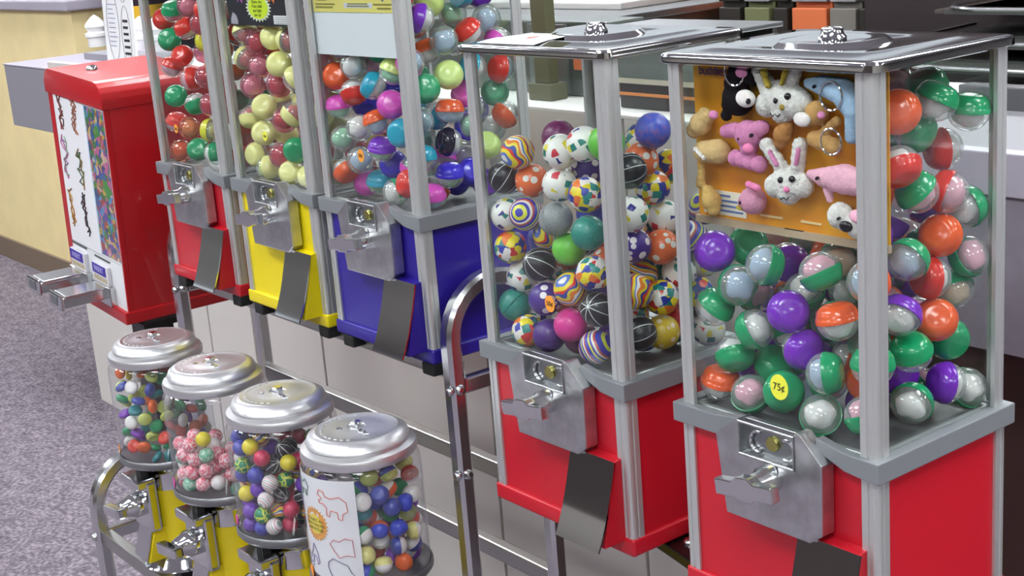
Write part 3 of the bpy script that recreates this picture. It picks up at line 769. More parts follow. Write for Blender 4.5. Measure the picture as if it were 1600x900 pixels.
# label plates, coin slots and slides
for i, (cx, cz) in enumerate(((-.070, .079), (.038, .075))):
    obj('slot_groove', BOX(cx - .036, yf + .0005, cz + .030, cx + .034, yf + .003, cz + .0335), mat('groove_grey', '5a5e60', 0.6), low)
    lp = obj('label_plate', BOX(cx - .038, yf - .006, cz - .018, cx + .034, yf + .002, cz + .022, .002), mat('pale_plate', 'd4d4da', 0.4), low)
    obj('violet_field', BOX(cx - .036, yf - .0068, cz + .002, cx + .026, yf - .0058, cz + .0205), mat('violet_print', '36249a', 0.5), lp)
    text('label_print', 'INSERT', .0150, (cx - .004, yf - .0072, cz + .0115), (R(90), 0, 0), mat('pale_violet_ink', 'c9c2f2', 0.6), lp, sx=.9)
    for q in range(5): obj('coin_print', CYL((cx - .026 + q * .0125, yf - .0066, cz - .006), .0056, .0006, 'y', 14), mat('beige_coin_print', 'b8aa8c', 0.6), lp)
    s = obj('coin_slide', BOX(cx - .025, yf - .094, cz - .040, cx + .025, yf + .002, cz - .020, .0025), CHROME_SOFT, sm)
    obj('slide_plate', BOX(cx - .028, yf - .089, cz - .020, cx + .028, yf + .002, cz - .0155, .0015), CHROME_SOFT, s)
    obj('end_cap', BOX(cx - .028, yf - .100, cz - .043, cx + .028, yf - .093, cz - .012, .003), CHROME, s)
    obj('cap_recess', BOX(cx - .018, yf - .1012, cz - .034, cx + .016, yf - .099, cz - .016, .001), mat('grey_recess', '74767c', 0.4, 0.5), s)
    obj('guide_block', BOX(cx - .040, yf - .010, cz - .052, cx + .044, yf + .002, cz - .014, .002), CHROME_SOFT, s)
# its own stand
ss = thing('pole_stand', 'black square post stand under the red sticker machine', 'stand', (-1.755, .065, 0))
obj('post', BOX(-.03, -.03, .02, .03, .03, Z0 - .205, .003), BLACKM, ss)
obj('base_plate', BOX(-.16, -.15, 0, .16, .15, .02, .004), BLACKM, ss)
obj('mount_plate', BOX(-.045, -.035, Z0 - .211, .045, .06, Z0 - .200, .002), BLACKM, ss)

# ------------------------------------------------------------------ display cards in the big machines
def card(name, lab, X, Y, Z, x0, x1, z0, z1, y, m):
    t = thing(name, lab, 'sign', (X + (x0 + x1) / 2, Y + y, Z0 + Z + z0))
    obj('card', BOX(-(x1 - x0) / 2, 0, 0, (x1 - x0) / 2, .0012, z1 - z0), m, t)
    return t
bk = card('display_card', 'black card with yellow starburst at top of the yellow machine', -1.0477, .049, .119, -.214, -.020, .240, .345, .0095, mat('black_card', '1d1f2a', 0.5))
def front(t, n, b, m): return obj(n, b, m, t)
front(bk, 'burst_edge', PRISM(star_poly(.0172, .0212, 24, 1.85, 1, (.002, .0265)), 'y', -.0006, .0), mat('pale_burst', 'e6ecd8', 0.6))
front(bk, 'burst', PRISM(ell(.030, .0165, 28, (.002, .0265)), 'y', -.0010, -.0005), mat('lime_burst', 'd6f02c', 0.6))
for i, s_ in enumerate(('Shake the', 'Poke balls', 'and light', 'em up!')):
    text('burst_print', s_, .0068, (.000, -.0012, .0350 - i * .0064), (R(90), 0, 0), mat('dark_olive_ink', '4c5410', 0.7), bk, sx=1.15)
front(bk, 'info_box', BOX(.046, -.0008, .003, .090, 0, .0155), WHITEP)
bm = bmesh.new()
for i in range(4): bm = BOX(.050, -.0012, .0045 + i * .0026, .086, -.0006, .0055 + i * .0026, bm=bm)
o = front(bk, 'fine_print', bm, GREYL); o['kind'] = 'stuff'
front(bk, 'grey_figure', PRISM([(-.090, .002), (-.087, .011), (-.080, .019), (-.071, .015), (-.066, .007), (-.067, .001)], 'y', -.0008, 0), mat('grey_violet_print', 'a8a4b0', 0.7))
for i, (x, c) in enumerate(((-.050, 'c06ab4'), (.048, 'e07c3c'))):
    front(bk, 'spiky_figure', PRISM(star_poly(.009, .016, 9, 1.4, 1, (x, .048)), 'y', -.0008, 0), mat('spike_' + c, c, 0.7))
wc = card('display_card', 'white card with pale yellow printed band at top of the blue machine', -.7722, .049, .119, -.236, -.006, .204, .345, .0095, mat('white_card', 'e4eaf0', 0.4))
front(wc, 'yellow_band', BOX(-.108, -.0008, .058, .108, 0, .12), mat('pale_yellow_band', 'e2d878', 0.5))
front(wc, 'pale_plate', BOX(-.026, -.0012, .064, .044, -.0006, .0705), mat('pale_blue_plate', 'd4d8e6', 0.6))
front(wc, 'blue_shield', PRISM([(.060, .090), (.080, .090), (.078, .078), (.070, .072), (.062, .078)], 'y', -.0012, -.0006), mat('slate_blue_print', '5c74a0', 0.6))
bm = bmesh.new()
for x, z, wd in ((-.100, .068, .05), (-.100, .064, .045), (-.094, .0735, .024), (.048, .068, .052), (.056, .063, .032), (-.018, .0655, .055), (-.016, .0685, .05)):
    bm = BOX(x, -.0016, z, x + wd, -.0012, z + .0018, bm=bm)
o = front(wc, 'fine_print', bm, mat('olive_print', '8a8440', 0.7)); o['kind'] = 'stuff'

# plush toy card
def gold():
    m, t, b = new_mat('golden_card_print'); N, L = t.nodes, t.links
    tc = N.new('ShaderNodeTexCoord'); n = N.new('ShaderNodeTexNoise'); n.inputs['Scale'].default_value = 16; n.inputs['Detail'].default_value = 1
    rp = N.new('ShaderNodeValToRGB'); e = rp.color_ramp.elements
    e[0].position = .33; e[0].color = lin('e08a1c'); e[1].position = .65; e[1].color = lin('f0b428')
    L.new(tc.outputs['Object'], n.inputs['Vector']); L.new(n.outputs['Fac'], rp.inputs[0]); L.new(rp.outputs[0], b.inputs['Base Color'])
    b.inputs['Roughness'].default_value = 0.5
    return m
pc = card('plush_card', 'golden orange card with plush key ring toys fixed to it', 0, 0, 0, -.242, -.010, .190, .345, .034, gold())
text('title_print', 'buddiez', .0125, (-.0895, -.001, .1445), (R(90), 0, 0), mat('violet_blue_ink', '4038a0', 0.6), pc, sx=.95)
front(pc, 'info_box', BOX(-.108, -.001, .004, -.052, 0, .028), mat('cream_box', 'e8e2d0', 0.6))
bm = bmesh.new()
for i, wd in enumerate((.030, .046, .040, .046)): bm = BOX(-.102, -.0014, .0225 - i * .005, -.102 + wd, -.0008, .0245 - i * .005, bm=bm)
o = front(pc, 'fine_print', bm, mat('blue_print', '6078b0', 0.7)); o['kind'] = 'stuff'
front(pc, 'bar_code_box', BOX(.078, -.001, .002, .112, 0, .022), WHITEP)
bm = bmesh.new()
for i in range(8): bm = BOX(.081 + i * .0036, -.0014, .003, .0826 + i * .0036, -.0008, .018, bm=bm)
o = front(pc, 'bar_code', bm, INK); o['kind'] = 'stuff'
front(pc, 'pale_print', BOX(-.034, -.0012, .009, -.006, 0, .011), mat('pale_gold_ink', 'f6dca0', 0.7))
front(pc, 'pale_print', BOX(.016, -.0012, .009, .040, 0, .011), mat('pale_gold_ink', 'f6dca0', 0.7))
front(pc, 'clear_lip', BOX(-.118, -.004, -.006, .117, .0012, .001), mat('pale_lip', 'b8a488', 0.4))
front(pc, 'hang_slot', BOX(-.002, -.0014, -.001, .020, -.0038, .0015), INK)
# ------------------------------------------------------------------ resting places of the capsules, balls and toys (machine, kind, contents, position in 0.1 mm, axis, label)
PILE = [
('M2','green','pink',-14990,773,3764,(32, -16, 93), 'green capped capsule, cap up, topmost in left red machine'),
('M2','pinkclear','white',-14355,770,3838,(-77, 62, 15), 'pink tinted clear capped capsule, clear side out, topmost in left red machine'),
('M2','red','none',-13752,772,3791,(78, -43, 45), 'red capped capsule, cap facing outward, topmost in left red machine'),
('M2','red','white',-14596,776,3489,(5, -54, 84), 'red capped capsule, cap up, topmost in left red machine'),
('M2','pinkclear','red',-14070,820,3561,(-53, 83, 16), 'pink tinted clear capped capsule, clear side out, second from top in left red machine'),
('M2','yellow','none',-14284,976,3263,(81, -47, 35), 'yellow capped capsule, cap facing outward in left red machine'),
('M2','green','none',-15285,778,3280,(69, -63, 36), 'green capped capsule, cap facing outward, third from top in left red machine'),
('M2','red','none',-14867,775,3007,(43, -70, 57), 'red capped capsule, cap facing outward, fifth from top in left red machine'),
('M2','red','pink',-15293,772,2830,(24, 34, 91), 'red capped capsule, cap up, third from top in left red machine'),
('M2','red','pink',-14610,773,2644,(79, 59, 16), 'red capped capsule, cap to the right, leftmost in left red machine'),
('M2','pinkclear','red',-14039,774,2704,(-67, 47, -58), 'pink tinted clear capped capsule, clear side out, third from top in left red machine'),
('M2','green','none',-15327,770,2320,(65, -60, 47), 'green capped capsule, cap facing outward, fourth from top in left red machine'),
('M2','green','white',-14582,774,2217,(51, -7, -85), 'green capped capsule, cap down in left red machine'),
('M2','pinkclear','red',-14027,778,2249,(-61, 77, 18), 'pink tinted clear capped capsule, clear side out, fourth from top in left red machine'),
('M2','red','pink',-15443,777,1869,(33, 11, 94), 'red capped capsule, cap up, fourth from top in left red machine'),
('M2','orangeclear','white',-14966,778,1792,(-94, 32, 11), 'orange tinted clear capped capsule, clear side out, topmost in left red machine'),
('M2','yellow','lime',-14191,776,1813,(-79, -60, 13), 'yellow capped capsule, cap to the left in left red machine'),
('M2','orangeclear','orange',-15434,777,1367,(-90, 43, -3), 'orange tinted clear capped capsule, clear side out, lowest in left red machine'),
('M2','green','none',-14737,774,1445,(75, -55, 35), 'green capped capsule, cap facing outward, lowest in left red machine'),
('M2','green','white',-14108,776,1426,(83, 54, 14), 'green capped capsule, cap to the right in left red machine'),
('M2','red','none',-15504,832,3610,(65, -45, 62), 'red capped capsule, cap facing outward, second from top in left red machine'),
('M2','pinkclear','red',-13625,1901,1330,(-36, 91, 19), 'pink tinted clear capped capsule, clear side out, lowest in left red machine'),
('M2','red','red',-13696,1063,1332,(-57, 8, 81), 'red capped capsule, cap up, lowest in left red machine'),
('M2','orange','red',-13675,1472,1335,(33, -70, -63), 'orange capped capsule, cap down, lowest in left red machine'),
('M2','pinkclear','white',-13816,2185,1516,(97, -16, 20), 'pink tinted clear capped capsule, cap facing outward, lowest in left red machine'),
('M2','pinkclear','red',-13887,1237,1626,(97, 15, -20), 'pink tinted clear capped capsule, cap to the right, lowest in left red machine'),
('M2','orange','white',-13653,813,1649,(-56, -74, -38), 'orange capped capsule, cap to the left in left red machine'),
('M2','red','none',-13596,1616,1709,(41, 91, -2), 'red capped capsule, cap to the right, rightmost in left red machine'),
('M2','pinkclear','white',-13614,2059,1828,(74, -27, -62), 'pink tinted clear capped capsule, cap down in left red machine'),
('M2','red','white',-13626,1126,1910,(92, -21, -34), 'red capped capsule, cap facing outward, lowest in left red machine'),
('M2','orange','none',-13867,1443,1964,(5, -73, -68), 'orange capped capsule, cap down, second from top in left red machine'),
('M2','green','white',-13883,1883,2061,(-50, 75, 43), 'green capped capsule, clear side out, lowest in left red machine'),
('M2','orange','none',-13641,808,2134,(-97, 17, 18), 'orange capped capsule, clear side out in left red machine'),
('M2','green','white',-13613,1605,2218,(-75, -25, 61), 'green capped capsule, cap to the left in left red machine'),
('M2','green','none',-13613,2195,2227,(-74, 33, -59), 'green capped capsule, clear side out, third from top in left red machine'),
('M2','green','none',-13861,1175,2264,(-81, 21, 54), 'green capped capsule, cap up, lowest in left red machine'),
('M2','red','none',-13803,1865,2443,(20, -20, -96), 'red capped capsule, cap down in left red machine'),
('M2','pinkclear','red',-13718,904,2511,(55, -83, 4), 'pink tinted clear capped capsule, cap facing outward, second from top in left red machine'),
('M2','red','red',-13642,1375,2532,(86, 35, -37), 'red capped capsule, cap to the right, second from left in left red machine'),
('M2','red','none',-13664,2183,2665,(-17, 62, -77), 'red capped capsule, clear side out, rightmost in left red machine'),
('M2','red','white',-13891,1625,2742,(81, -57, -10), 'red capped capsule, cap facing outward, sixth from top in left red machine'),
('M2','orange','none',-13868,1164,2769,(34, -42, -84), 'orange capped capsule, cap down, topmost in left red machine'),
('M2','orange','white',-13688,791,2889,(-60, 7, 80), 'orange capped capsule, cap up in left red machine'),
('M2','red','red',-13597,1799,2937,(81, -38, 45), 'red capped capsule, cap facing outward, fourth from top in left red machine'),
('M2','pinkclear','red',-13658,1410,3001,(56, -68, -46), 'pink tinted clear capped capsule, cap facing outward, topmost in left red machine'),
('M2','pinkclear','none',-14642,1093,3052,(78, 19, -60), 'pink tinted clear capped capsule, cap to the right, topmost in left red machine'),
('M2','red','none',-13878,1025,3134,(-24, 77, 59), 'red capped capsule, cap up, second from top in left red machine'),
('M2','green','white',-13906,1698,3189,(51, 48, 71), 'green capped capsule, cap up, second from top in left red machine'),
('M2','green','white',-13596,2069,3255,(88, 22, 42), 'green capped capsule, cap facing outward, second from top in left red machine'),
('M2','red','red',-13627,1219,3359,(46, -11, 88), 'red capped capsule, cap facing outward, third from top in left red machine'),
('M2','red','none',-13651,834,3406,(-80, 59, -5), 'red capped capsule, clear side out, leftmost in left red machine'),
('M2','red','red',-13602,1686,3440,(-96, 27, 9), 'red capped capsule, clear side out, third from left in left red machine'),
('M2','green','white',-13912,2164,3481,(55, -58, 61), 'green capped capsule, cap facing outward, topmost in left red machine'),
('M2','orange','red',-13856,1414,3628,(100, 5, -4), 'orange capped capsule, cap facing outward in left red machine'),
('M2','orange','none',-13600,2052,3694,(39, 66, 64), 'orange capped capsule, cap to the right in left red machine'),
('M2','green','red',-13904,1769,3799,(-38, 92, 5), 'green capped capsule, clear side out, second from top in left red machine'),
('M2','red','none',-13603,1152,3801,(-96, -2, 29), 'red capped capsule, clear side out, second from left in left red machine'),
('M2','green','red',-13605,1542,3966,(-86, 45, -23), 'green capped capsule, clear side out, topmost in left red machine'),
('M3','butter','none',-11547,775,3006,(75, -55, 35), 'pale yellow capped capsule, cap facing outward, sixth from top in yellow machine'),
('M3','butter','none',-12193,775,2330,(69, -63, 36), 'pale yellow capped capsule, cap facing outward, ninth from top in yellow machine'),
('M3','butter','none',-12293,771,1913,(75, -55, 35), 'pale yellow capped capsule, cap facing outward, eleventh from top in yellow machine'),
('M3','pinkclear','red',-12145,775,3311,(-94, 34, -2), 'pink tinted clear capped capsule, clear side out, second from top in yellow machine'),
('M3','butter','red',-11194,775,3370,(-96, -24, 13), 'pale yellow capped capsule, cap to the left, second from left in yellow machine'),
('M3','butter','none',-11651,779,3406,(60, -71, 37), 'pale yellow capped capsule, cap facing outward, fourth from top in yellow machine'),
('M3','butter','red',-12519,776,3472,(-38, 10, 92), 'pale yellow capped capsule, cap up, leftmost in yellow machine'),
('M3','butter','red',-12574,776,3066,(-90, -8, 43), 'pale yellow capped capsule, cap to the left, leftmost in yellow machine'),
('M3','pinkclear','white',-12151,784,2958,(-53, 83, 16), 'pink tinted clear capped capsule, clear side out, third from top in yellow machine'),
('M3','pinkclear','white',-12481,777,2637,(-90, 43, -3), 'pink tinted clear capped capsule, clear side out, sixth from top in yellow machine'),
('M3','pinkclear','red',-11765,850,2674,(-60, 76, 27), 'pink tinted clear capped capsule, clear side out, fifth from top in yellow machine'),
('M3','butter','none',-11089,776,2811,(79, 31, 53), 'pale yellow capped capsule, cap to the right, second from top in yellow machine'),
('M3','butter','white',-12286,1171,2380,(-11, -11, 99), 'pale yellow capped capsule, cap up, third from left in yellow machine'),
('M3','butter','red',-11314,774,2252,(-41, -64, -65), 'pale yellow capped capsule, cap to the left, third from left in yellow machine'),
('M3','butter','red',-12662,774,2113,(33, -35, -88), 'pale yellow capped capsule, cap down, leftmost in yellow machine'),
('M3','butter','none',-12641,771,1542,(15, -99, 1), 'pale yellow capped capsule, cap facing outward, 14th from top in yellow machine'),
('M3','butter','lime',-12287,776,1359,(84, 52, 16), 'pale yellow capped capsule, cap to the right, lowest in yellow machine'),
('M3','pinkclear','red',-11825,779,1600,(-62, 78, 7), 'pink tinted clear capped capsule, clear side out, lowest in yellow machine'),
('M3','green','none',-11343,773,1717,(78, -62, -6), 'green capped capsule, cap facing outward in yellow machine'),
('M3','butter','none',-11576,773,1351,(52, -77, 37), 'pale yellow capped capsule, cap facing outward, 16th from top in yellow machine'),
('M3','butter','none',-11497,1103,2385,(97, -17, 20), 'pale yellow capped capsule, cap facing outward, eighth from top in yellow machine'),
('M3','butter','none',-12301,1161,1825,(50, -16, 85), 'pale yellow capped capsule, cap facing outward, twelfth from top in yellow machine'),
('M3','pinkclear','red',-11699,838,2143,(-79, 60, -15), 'pink tinted clear capped capsule, clear side out, eighth from top in yellow machine'),
('M3','butter','none',-11008,1292,1330,(60, -75, -27), 'pale yellow capped capsule, cap facing outward, 15th from top in yellow machine'),
('M3','butter','red',-10972,2190,1332,(-91, 0, 41), 'pale yellow capped capsule, cap to the left, rightmost in yellow machine'),
('M3','butter','red',-11152,855,1333,(26, -56, 79), 'pale yellow capped capsule, cap facing outward, lowest in yellow machine'),
('M3','pinkclear','none',-10999,1723,1334,(-10, -84, 54), 'pink tinted clear capped capsule, cap to the left, lowest in yellow machine'),
('M3','pinkclear','none',-10786,825,1506,(-31, 20, -93), 'pink tinted clear capped capsule, cap down, lowest in yellow machine'),
('M3','pinkclear','red',-10803,1491,1627,(-15, -94, 30), 'pink tinted clear capped capsule, cap to the left, fourth from top in yellow machine'),
('M3','butter','none',-10829,1903,1634,(43, -49, 76), 'pale yellow capped capsule, cap facing outward, 13th from top in yellow machine'),
('M3','pinkclear','red',-11079,1057,1677,(49, -78, 40), 'pink tinted clear capped capsule, cap facing outward, lowest in yellow machine'),
('M3','butter','red',-11072,2194,1760,(-63, 72, 28), 'pale yellow capped capsule, clear side out, rightmost in yellow machine'),
('M3','pinkclear','none',-11080,1679,1834,(73, 51, -47), 'pink tinted clear capped capsule, cap to the right, lowest in yellow machine'),
('M3','pinkclear','red',-10778,885,1901,(-93, 0, -36), 'pink tinted clear capped capsule, clear side out, ninth from top in yellow machine'),
('M3','butter','none',-10960,1315,1964,(-53, 85, -1), 'pale yellow capped capsule, clear side out, third from left in yellow machine'),
('M3','pinkclear','none',-10812,2035,2014,(-67, -64, 38), 'pink tinted clear capped capsule, cap to the left, second from top in yellow machine'),
('M3','pinkclear','none',-11284,1098,2020,(-47, -72, -51), 'pink tinted clear capped capsule, cap to the left, third from top in yellow machine'),
('M3','butter','none',-10811,1653,2117,(6, 93, -35), 'pale yellow capped capsule, cap to the right, fourth from top in yellow machine'),
('M3','butter','none',-10900,1031,2247,(56, -53, 64), 'pale yellow capped capsule, cap facing outward, tenth from top in yellow machine'),
('M3','pinkclear','red',-11093,1872,2293,(9, -68, -73), 'pink tinted clear capped capsule, cap down, topmost in yellow machine'),
('M3','butter','none',-11092,1355,2342,(33, 94, 1), 'pale yellow capped capsule, cap to the right, third from top in yellow machine'),
('M3','pinkclear','none',-10782,2196,2438,(-15, 71, 69), 'pink tinted clear capped capsule, cap up, rightmost in yellow machine'),
('M3','butter','red',-10803,1582,2520,(78, -49, -40), 'pale yellow capped capsule, cap facing outward, seventh from top in yellow machine'),
('M3','pinkclear','none',-10782,921,2607,(-26, 69, -68), 'pink tinted clear capped capsule, clear side out, seventh from top in yellow machine'),
('M3','butter','none',-11043,2005,2678,(-95, -19, 25), 'pale yellow capped capsule, cap to the left, fourth from left in yellow machine'),
('M3','pinkclear','red',-11066,1219,2713,(-79, 61, 5), 'pink tinted clear capped capsule, clear side out, fourth from top in yellow machine'),
('M3','butter','none',-11095,1629,2776,(-94, 34, -4), 'pale yellow capped capsule, clear side out, fourth from left in yellow machine'),
('M3','butter','red',-10795,2133,2950,(-69, 1, -72), 'pale yellow capped capsule, clear side out, fifth from left in yellow machine'),
('M3','pinkclear','none',-10804,1068,2977,(-96, -29, 2), 'pink tinted clear capped capsule, cap to the left, topmost in yellow machine'),
('M3','butter','red',-10778,1728,3009,(77, 12, -63), 'pale yellow capped capsule, cap down, rightmost in yellow machine'),
('M3','butter','none',-11181,1065,3076,(36, 30, 88), 'pale yellow capped capsule, cap up, fourth from left in yellow machine'),
('M3','pinkclear','none',-11081,1930,3159,(23, -54, 81), 'pink tinted clear capped capsule, cap facing outward, third from top in yellow machine'),
('M3','butter','none',-11040,1452,3163,(-74, 14, -66), 'pale yellow capped capsule, clear side out, second from left in yellow machine'),
('M3','butter','none',-10794,866,3317,(24, -73, 64), 'pale yellow capped capsule, cap facing outward, fifth from top in yellow machine'),
('M3','pinkclear','red',-10821,2188,3339,(93, 18, 32), 'pink tinted clear capped capsule, cap facing outward, second from top in yellow machine'),
('M3','butter','red',-10784,1631,3395,(13, 47, 87), 'pale yellow capped capsule, cap up, rightmost in yellow machine'),
('M3','pinkclear','red',-11025,1154,3451,(-23, 60, 77), 'pink tinted clear capped capsule, cap up, leftmost in yellow machine'),
('M3','pinkclear','none',-11047,1888,3544,(-35, 89, 27), 'pink tinted clear capped capsule, clear side out, topmost in yellow machine'),
('M3','butter','none',-11051,1511,3674,(42, -90, 8), 'pale yellow capped capsule, cap facing outward, third from top in yellow machine'),
('M3','pinkclear','red',-10953,838,3680,(44, 88, 21), 'pink tinted clear capped capsule, cap to the right, topmost in yellow machine'),
('M3','butter','none',-11911,807,3727,(-40, 74, -54), 'pale yellow capped capsule, clear side out, leftmost in yellow machine'),
('M3','butter','none',-10843,2182,3729,(84, -54, -6), 'pale yellow capped capsule, cap facing outward, second from top in yellow machine'),
('M3','butter','red',-11448,797,3766,(34, 12, 93), 'pale yellow capped capsule, cap up, second from left in yellow machine'),
('M3','butter','none',-10786,1184,3817,(-5, 75, 66), 'pale yellow capped capsule, cap up, fifth from left in yellow machine'),
('M3','butter','none',-10782,1802,3851,(74, -54, -40), 'pale yellow capped capsule, cap facing outward, topmost in yellow machine'),
('M3','butter','red',-12280,807,3878,(89, 43, 13), 'pale yellow capped capsule, cap to the right, topmost in yellow machine'),
('M3','pinkclear','none',-10820,794,4049,(97, -25, -6), 'pink tinted clear capped capsule, cap facing outward, topmost in yellow machine'),
('M4','orange','none',-9940,778,2900,(69, -63, 36), 'orange capped capsule, cap facing outward, lowest in blue machine'),
('M4','lime','green',-8444,780,3036,(24, 34, 91), 'yellow green capped capsule, cap up in blue machine'),
('M4','teal','white',-9011,779,2810,(-43, -74, 53), 'teal capped capsule, cap to the left, leftmost in blue machine'),
('M4','red','white',-9493,774,2684,(46, -16, -87), 'red capped capsule, cap down in blue machine'),
('M4','magenta','green',-9934,773,2479,(3, -6, 100), 'magenta capped capsule, cap up, leftmost in blue machine'),
('M4','magenta','none',-8574,776,2575,(81, -47, 35), 'magenta capped capsule, cap facing outward, second from left in blue machine'),
('M4','orange','blue',-8989,776,2331,(-27, -12, 96), 'orange capped capsule, cap up, leftmost in blue machine'),
('M4','clear','white',-9462,780,2193,(-57, 67, -47), 'clear grey capsule, clear side out, third from left in blue machine'),
('M4','clear','green',-9905,774,2008,(-37, 80, -47), 'clear grey capsule, clear side out, leftmost in blue machine'),
('M4','purple','green',-9007,827,1937,(22, -1, 98), 'purple capped capsule, cap up in blue machine'),
('M4','clear','blue',-9522,778,1735,(-90, 42, -13), 'clear grey capsule, clear side out, fourth from left in blue machine'),
('M4','orange','white',-9938,770,1543,(78, -2, -63), 'orange capped capsule, cap down, leftmost in blue machine'),
('M4','blue','none',-9151,1082,1656,(83, -50, 25), 'royal blue capped capsule, cap facing outward, second from left in blue machine'),
('M4','teal','green',-9451,1013,1394,(18, -5, 98), 'teal capped capsule, cap up, leftmost in blue machine'),
('M4','magenta','none',-9830,1035,1332,(68, -48, 55), 'magenta capped capsule, cap facing outward, leftmost in blue machine'),
('M4','red','white',-8351,779,1520,(-10, -94, 31), 'red capped capsule, cap to the left, lowest in blue machine'),
('M4','teal','none',-8413,779,2197,(39, -92, 2), 'teal capped capsule, cap facing outward, lowest in blue machine'),
('M4','clear','blue',-7992,807,2380,(15, -86, 48), 'clear grey capsule, cap facing outward in blue machine'),
('M4','teal','white',-8000,809,1910,(9, 3, 100), 'teal capped capsule, cap up, rightmost in blue machine'),
('M4','green','none',-8001,962,2793,(77, -58, 26), 'green capped capsule, cap facing outward, second from left in blue machine'),
('M4','lime','none',-7999,1348,2923,(72, -59, 36), 'yellow green capped capsule, cap facing outward, second from top in blue machine'),
('M4','orange','blue',-8000,1316,2459,(-3, 12, 99), 'orange capped capsule, cap up, rightmost in blue machine'),
('M4','black','white',-8001,1242,2040,(-19, -95, 25), 'black capped capsule, cap to the left in blue machine'),
('M4','blue','green',-7996,1226,1608,(15, -2, 99), 'royal blue capped capsule, cap up, lowest in blue machine'),
('M4','clear','blue',-8000,1319,3376,(-95, 31, 1), 'clear grey capsule, clear side out, sixth from left in blue machine'),
('M4','red','white',-8008,1735,3453,(-14, -59, 80), 'red capped capsule, cap up in blue machine'),
('M4','clear','green',-8330,1730,3689,(-62, 78, 7), 'clear grey capsule, clear side out, seventh from left in blue machine'),
('M4','clear','blue',-8074,2102,3581,(-69, 70, 19), 'clear grey capsule, clear side out, ninth from left in blue machine'),
('M4','magenta','white',-8024,2224,3254,(-1, -85, -53), 'magenta capped capsule, cap down, rightmost in blue machine'),
('M4','orange','white',-8373,1288,3243,(-26, -10, 96), 'orange capped capsule, cap up, second from left in blue machine'),
('M4','purple','white',-7998,979,3704,(-35, -86, 36), 'purple capped capsule, cap to the left, rightmost in blue machine'),
('M4','teal','white',-8018,1745,2970,(-18, -89, 42), 'teal capped capsule, cap to the left, rightmost in blue machine'),
('M4','magenta','none',-8183,1720,2606,(54, -63, 56), 'magenta capped capsule, cap facing outward, rightmost in blue machine'),
('M4','red','blue',-7993,2204,2891,(-9, -96, 26), 'red capped capsule, cap to the left, topmost in blue machine'),
('M4','green','none',-8181,2225,2564,(75, -55, 35), 'green capped capsule, cap facing outward, rightmost in blue machine'),
('M4','orange','white',-7998,2232,2256,(-9, -85, -53), 'orange capped capsule, cap down, rightmost in blue machine'),
('M4','clear','white',-8311,2235,2049,(-38, 70, -60), 'clear grey capsule, clear side out, rightmost in blue machine'),
('M4','lime','none',-7997,1870,1894,(68, -48, 55), 'yellow green capped capsule, cap facing outward, lowest in blue machine'),
('M4','blue','none',-8055,1623,1562,(81, -47, 35), 'royal blue capped capsule, cap facing outward, rightmost in blue machine'),
('M4','clear','white',-8378,1754,1762,(-97, 18, 16), 'clear grey capsule, clear side out, eighth from left in blue machine'),
('M4','clear','white',-9422,778,3070,(-53, 84, 6), 'clear grey capsule, clear side out, second from left in blue machine'),
('M4','clear','pink',-9537,1164,3060,(-80, 52, 30), 'clear grey capsule, clear side out, fifth from left in blue machine'),
('M4','lime','white',-8373,2233,3302,(-83, 37, 42), 'yellow green capped capsule, clear side out in blue machine'),
('M4','lime','none',-8215,1284,3863,(70, -59, -42), 'yellow green capped capsule, cap facing outward, topmost in blue machine'),
('M4','green','white',-8856,897,1330,(31, 92, 23), 'green capped capsule, cap to the right, leftmost in blue machine'),
('M4','orange','white',-8450,1283,1330,(15, -43, -89), 'orange capped capsule, cap down, second from left in blue machine'),
('M4','purple','blue',-8230,1969,1331,(100, -5, 1), 'purple capped capsule, cap facing outward, lowest in blue machine'),
('M4','blue','blue',-8619,1754,1346,(97, 0, 24), 'royal blue capped capsule, cap facing outward, third from left in blue machine'),
('M4','magenta','blue',-8026,918,1357,(18, -9, 98), 'magenta capped capsule, cap up, second from left in blue machine'),
('M4','green','none',-8058,2188,1641,(57, 75, -34), 'green capped capsule, cap to the right, rightmost in blue machine'),
('M4','magenta','green',-8610,1053,1651,(-37, -34, -86), 'magenta capped capsule, cap down, second from left in blue machine'),
('M4','magenta','none',-8334,1355,1759,(-23, 34, 91), 'magenta capped capsule, cap up, rightmost in blue machine'),
('M4','blue','green',-8494,1121,2031,(-51, -85, -13), 'royal blue capped capsule, cap to the left in blue machine'),
('M4','blue','green',-8047,1624,2191,(-96, -20, -20), 'royal blue capped capsule, clear side out, lowest in blue machine'),
('M4','blue','white',-8616,2172,2295,(-67, 70, -27), 'royal blue capped capsule, clear side out, topmost in blue machine'),
('M4','teal','white',-8369,1363,2348,(82, 31, -49), 'teal capped capsule, cap to the right in blue machine'),
('M4','blue','blue',-9900,1179,2452,(70, -41, -58), 'royal blue capped capsule, cap facing outward, leftmost in blue machine'),
('M4','teal','white',-8677,1173,2549,(71, -69, -10), 'teal capped capsule, cap facing outward, topmost in blue machine'),
('M4','blue','green',-9082,1144,2697,(37, 12, 92), 'royal blue capped capsule, cap up, topmost in blue machine'),
('M4','green','white',-8807,1381,2859,(-25, 29, 93), 'green capped capsule, cap up, leftmost in blue machine'),
('M4','magenta','blue',-8056,790,3146,(-92, -11, -38), 'magenta capped capsule, clear side out in blue machine'),
('M4','green','green',-9166,1037,3270,(74, -61, -29), 'green capped capsule, cap facing outward, leftmost in blue machine'),
('M4','orange','blue',-9894,921,3274,(30, 95, 11), 'orange capped capsule, cap to the right, lowest in blue machine'),
('M4','green','white',-8588,1907,3288,(2, -45, 89), 'green capped capsule, cap up, rightmost in blue machine'),
('M4','teal','none',-8614,889,3384,(-79, -47, 40), 'teal capped capsule, cap to the left, second from left in blue machine'),
('M4','magenta','white',-9550,846,3447,(-9, -21, -97), 'magenta capped capsule, cap down, leftmost in blue machine'),
